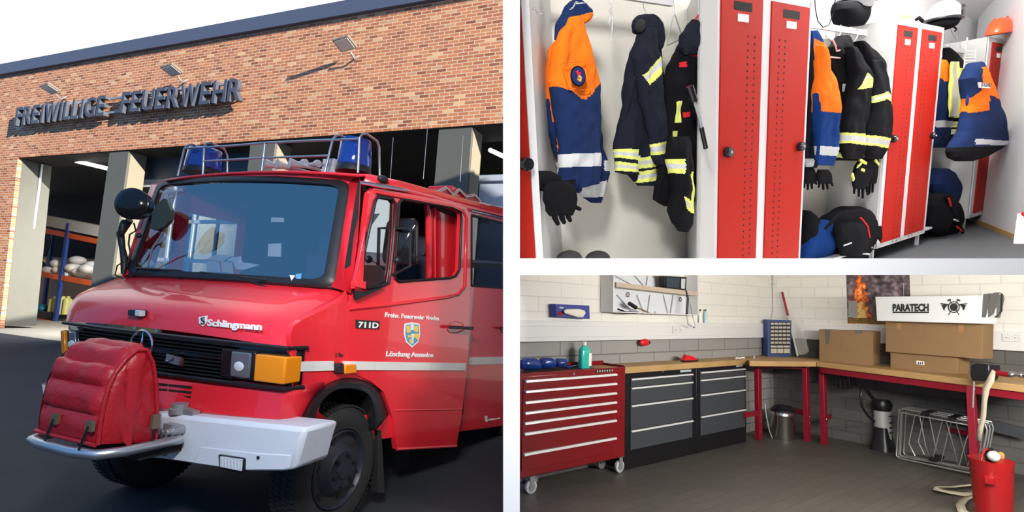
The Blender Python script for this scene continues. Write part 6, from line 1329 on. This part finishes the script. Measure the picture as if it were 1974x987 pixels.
g = MB(); a = B.at(1765,775,X,XW-.12); b = B.at(1974,825,X,XW-.12); g.obox(a, b-a, (.02,0,0), (0,0,-.10)); solo(B, 'lower_board', g, M['tgry'], 'dark grey board along the wall behind the wire frame', 'board')
# ---- boxes on the bench
def bx(name, lab, front, depthv, zbase, mats, n=None, cat='box', pln=None):
    """front: four pixel corners (tl, tr, br, bl) on an upright plane through the bottom edge at zbase"""
    if pln: bl = B.pl(*front[3], *pln); br = B.pl(*front[2], *pln); dz_ = zbase-(bl.z+br.z)/2; bl.z = br.z = zbase; nn = V(pln[1])
    else: bl = B.at(*front[3], Z, zbase); br = B.at(*front[2], Z, zbase); nn = V((br-bl)).cross(V((0,0,1)))
    nn.normalize()
    if nn.x > 0: nn = -nn
    q = [B.pl(*front[0], bl, nn), B.pl(*front[1], bl, nn), br, bl]; q[0].z = q[1].z = (q[0].z+q[1].z)/2
    t = Thing(B, name, lab, cat, bl.lerp(br, .5)); g = MB(); g.prism(q, -nn*depthv); t.part('carton', g, mats, bevel=.004)
    return t, q, nn
def onb(q, nn, u, v, d=.003): return B.pl(u, v, q[3], nn)+nn*d
t, q, nn = bx('cardboard_box', 'cardboard box with tape strips alone at the left of the bench', ((1579,635),(1683,638),(1682,705),(1579,696)), .20, ZT2, M['card'])
M['tape'] = pm('tape_grey', (.10,.10,.095), .4); M['tapeb'] = pm('tape_brown', (.33,.17,.07), .4)
g = MB()
for P_ in (((1590,636),(1600,636),(1600,650),(1597,664),(1592,663)), ((1650,637),(1662,637),(1662,643),(1650,643))): g.prism([onb(q, nn, u, v) for u, v in P_], -nn*.002)
g.prism([onb(q, nn, 1586, 636)+V((0,0,.003)), onb(q, nn, 1682, 638)+V((0,0,.003)), onb(q, nn, 1682, 638)+V((0,0,.003))-nn*.06, onb(q, nn, 1586, 636)+V((0,0,.003))-nn*.06], (0,0,.003)); t.part('tape', g, M['tape'])
g = MB(); g.tube([onb(q, nn, 1624, 636, .001), onb(q, nn, 1624, 700, .001)], .0025, 4); t.part('flap_seam', g, M['tapeb'])
t, q1_, nn1 = bx('cardboard_box', 'flat cardboard box at the bottom of the two-box stack', ((1716,679),(1848,688),(1844,722),(1716,709)), .20, ZT2, M['card'])
g = MB(); g.prism([onb(q1_, nn1, u, v) for u, v in ((1767,695),(1782,697),(1782,704),(1767,702))], -nn1*.002, 0)
for k in range(3): g.prism([onb(q1_, nn1, u+k*4, v, .005) for u, v in ((1770,698),(1772,698),(1772,702),(1770,702))], nn1*.001, 1)
t.part('label', g, [M['wtext'], M['ktext']])
zt5 = q1_[0].z
t, q2, nn2 = bx('cardboard_box', 'large cardboard box with brown tape on top of the flat box', ((1707,621),(1895,622),(1893,685),(1707,680)), .18, zt5+.001, M['card'], pln=(q1_[3]+nn1*.04, nn1))
g = MB()
for P_ in (((1729,622),(1738,622),(1738,635),(1729,635)), ((1848,622),(1858,622),(1858,640),(1848,640))): g.prism([onb(q2, nn2, u, v) for u, v in P_], -nn2*.002)
t.part('tape', g, M['tapeb'])
# long white carton on top
zt6 = q2[0].z+.001
t, q3, nn3 = bx('long_carton', 'long white carton lettered PARATECH on top of the cardboard stack', ((1687,574),(1905,567),(1904,612),(1690,613)), .14, zt6, pm('carton_white', (.66,.67,.68), .6), pln=(q2[3]+nn2*.16, nn2))
M['kprint'] = M['ktext']
def lt(u, v, d=.002): return onb(q3, nn3, u, v, d)
g = text_mb(MB(), 'PARATECH', lt(1721,599.5), lt(1791,599.5), lt(1721,586)-lt(1721,599.5), nn3, .002, .05); t.part('carton_lettering', g, M['ktext'], smooth=0)
g = MB(); g.prism([lt(1721,601), lt(1791,601), lt(1791,603.5), lt(1721,603.5)], nn3*.001); t.part('underline', g, M['ktext'])
g = MB(); cx0, cy0 = 1839, 592
g.tube([lt(cx0+10.5*cos(a*pi/12), cy0+10.5*sin(a*pi/12)) for a in range(24)], .004, 5, close=True); g.prism([lt(cx0+7.5*cos(a*pi/8), cy0+7.5*sin(a*pi/8)) for a in range(16)], nn3*.001)
for sgn in (-1, 1):
    for k in range(4): g.prism([lt(cx0+sgn*(11+k*3), cy0-6+k*1.5), lt(cx0+sgn*(27-k*2), cy0-8+k*4), lt(cx0+sgn*(24-k*2), cy0-5+k*4), lt(cx0+sgn*(11+k*2), cy0-3+k*2)], nn3*.001)
    g.tube([lt(cx0-sgn*10, cy0+15), lt(cx0+sgn*9, cy0-15)], .004, 4); g.prism([lt(cx0+sgn*6, cy0-16), lt(cx0+sgn*13, cy0-14), lt(cx0+sgn*12, cy0-11), lt(cx0+sgn*5, cy0-13)], nn3*.001)
t.part('winged_emblem', g, M['ktext'], smooth=0)
g = MB(); g.prism([lt(u, v, .003) for u, v in ((1896,567),(1907,566),(1909,574),(1902,606),(1900,612),(1893,612))], -nn3*.235); g.prism([lt(u, v, .003) for u, v in ((1905,566),(1925,565),(1925,575),(1915,605),(1905,612))], -nn3*.01, 0); t.part('end_tape', g, M['tape'])
g = MB()
for dx in (0, 5, 9): g.tube([lt(1905+dx, 568, -.02), lt(1916+dx, 564, -.03), lt(1928-dx*.3, 566, -.04), lt(1927-dx*.4, 600, -.04), lt(1914+dx*.5, 612, -.02)], .003, 5)
t.part('loose_strings', g, M['ktext'])
# vise
t = Thing(B, 'bench_vise', 'black bench vise with red spindle bolted to the bench edge', 'vise', top(1906,738)); c = top(1900,736); c.z = ZT2
def vp(u, v, d=0): return B.pl(u, v, c, V((fdir.y,-fdir.x,0)))+nrm*d
g = MB(); g.prism([vp(u, v, .08) for u, v in ((1883,704),(1893,700),(1919,702),(1920,716),(1916,728),(1913,734),(1886,733),(1882,722))], -nrm*.14); t.part('vise_body', g, M['tblk'], bevel=.008)
g = MB(); g.tube([vp(1918,718,0), vp(1946,722,0)], .022, 12); t.part('spindle', g, M['tred'], smooth=60)
g = MB(); g.tube([vp(1946,722,0), vp(1985,723,0)], .016, 12); g.ball(vp(1950,722,0), .026, 10, 8); g.ball(vp(1968,723,0), .022, 10, 8); t.part('coupling', g, M['chrome'], smooth=60)
g = MB(); g.tube([vp(1887,735,.06), vp(1885,785,.06)], .007, 8); t.part('vise_handle', g, M['grey'], smooth=60)
# hose strap hanging from the bench
M['web'] = pm('canvas_strap', (.42,.37,.28), .9, bump=.3, bscale=150)
wv = [(1932,712,1938,716),(1922,730,1936,735),(1914,745,1927,750),(1912,770,1922,773),(1910,800,1920,803),(1904,825,1914,828),(1900,846,1910,848)]
g = MB(); g.grid([[vp(a, b, .12), vp(c_, d_, .12)] for a, b, c_, d_ in wv]); solo(B, 'canvas_strap', g, M['web'], 'pale canvas strap hanging over the bench edge into the red bucket', 'strap', solid=.006, smooth=60)
# red bucket with hose
cbk = flo(1916,1004); t = Thing(B, 'hose_bucket', 'tall red bucket with a handle holding hose ends at the lower right', 'bucket', cbk)
zt7 = B.at(1916,875,Y,cbk.y).z; rb_ = msz(B, cbk, 33); hbk = zt7-FB; cb_ = V((cbk.x, cbk.y, FB))
tr_ed = pm('bucket_red', (.30,.006,.008), .35, coat=.3)
g = MB(); g.lathe(cb_, (0,0,1), [(0,rb_*.82),(.01,rb_*.84),(hbk*.9,rb_),(hbk*.93,rb_*1.04),(hbk*.95,rb_*1.04),(hbk*.95,rb_*.95)], 40); t.part('bucket_body', g, tr_ed, smooth=40)
g = MB(); g.lathe(cb_+V((0,0,hbk*.9)), (0,0,1), [(0,rb_*.93),(.005,rb_*.93)], 30); t.part('bucket_mouth', g, M['dark'])
g = MB(); g.tube([cb_+V((rb_*1.0*cos(a), rb_*.2, hbk*.94+rb_*.55*sin(a))) for a in [pi*k/14 for k in range(15)]], .007, 8); t.part('handle', g, tr_ed, smooth=80)
g = MB(); a = cb_+V((-rb_*1.05,-.01,hbk*.62)); g.box(a.x-.02, a.x+.02, a.y-.03, a.y+.02, a.z, a.z+.05); t.part('handle_lug', g, tr_ed, bevel=.004)
g = MB(); ct = cb_+V((0,0,hbk*.97)); g.tube([ct+V((-.10,-.03,.03)), ct+V((-.02,.0,.01)), ct+V((.1,.02,.02))], [.03,.028,.03], 12, 0); g.tube([ct+V((.0,-.02,.03)), ct+V((.10,-.03,-.01)), ct+V((.17,-.02,.0))], .022, 10, 1); g.ball(ct+V((-.12,-.04,.035)), .035, 10, 8, 2)
solo(B, 'hose_ends', g, [M['tblk'], pm('hose_tan', (.5,.25,.06), .6), M['greyp']], 'hose couplings lying in the mouth of the red bucket', 'hose', smooth=60)
def ribbon(pts, w_, lab, name='canvas_strap'):
    P_ = [flo(u, v, h) for u, v, h in pts]; rows = []
    for i, p in enumerate(P_):
        a = P_[max(0, i-1)]; b = P_[min(len(P_)-1, i+1)]; d_ = (b-a); d_.z = 0; d_.normalize(); s = V((-d_.y, d_.x, 0)); rows.append([p-s*w_, p+s*w_+V((0,0,.012))])
    g = MB(); g.grid(rows); solo(B, name, g, M['web'], lab, 'strap', solid=.006, smooth=60)
ribbon([(1893,929,.02),(1870,936,.03),(1835,940,.03),(1808,940,.03),(1803,943,.04),(1830,950,.015),(1860,955,.012),(1880,953,.012)], .026, 'canvas strap looped flat on the tiles left of the red bucket')
ribbon([(1880,955,.012),(1858,965,.012),(1851,975,.02),(1855,987,.012),(1875,995,.012),(1890,992,.012)], .026, 'canvas strap curled on the tiles at the foot of the red bucket')

# ---------------------------------------------------------------- repeats of one kind share a group
GR = dict(steel_locker='red-doored lockers in the cloakroom row', coat_bay='open coat bays between the lockers', work_jacket='orange and blue work jackets and the hooded navy one in the coat bays',
 fire_jacket='black fire jackets in the coat bays', work_glove='black gloves hanging in the coat bays', coat_hanger='hangers in the coat bays', coat_hook='hooks in the first coat bay', kit_bag='bags on the cloakroom benches',
 rubber_boot='boots at the bottom of the first bay', fire_helmet='helmets on top of the lockers', drawer_cabinet='grey drawer cabinets under the worktop', cardboard_box='cardboard boxes on the long workbench',
 worktop='beech worktops', double_socket='sockets on the trunking', blue_bundle='blue bundles on the red trolley', dropper_bottle='small bottles on the trunking', wall_floodlight='floodlights on the brick facade',
 fluorescent_tube='tubes in the appliance hall', canvas_strap='canvas straps by the red bucket', yard_tree='trees across the yard', bench_board='steel bench boards')
for o in S.objects:
    if o.parent is None and o.get('label'):
        k = o.name.split('.')[0]
        if k in GR and 'group' not in o: o['group'] = GR[k]
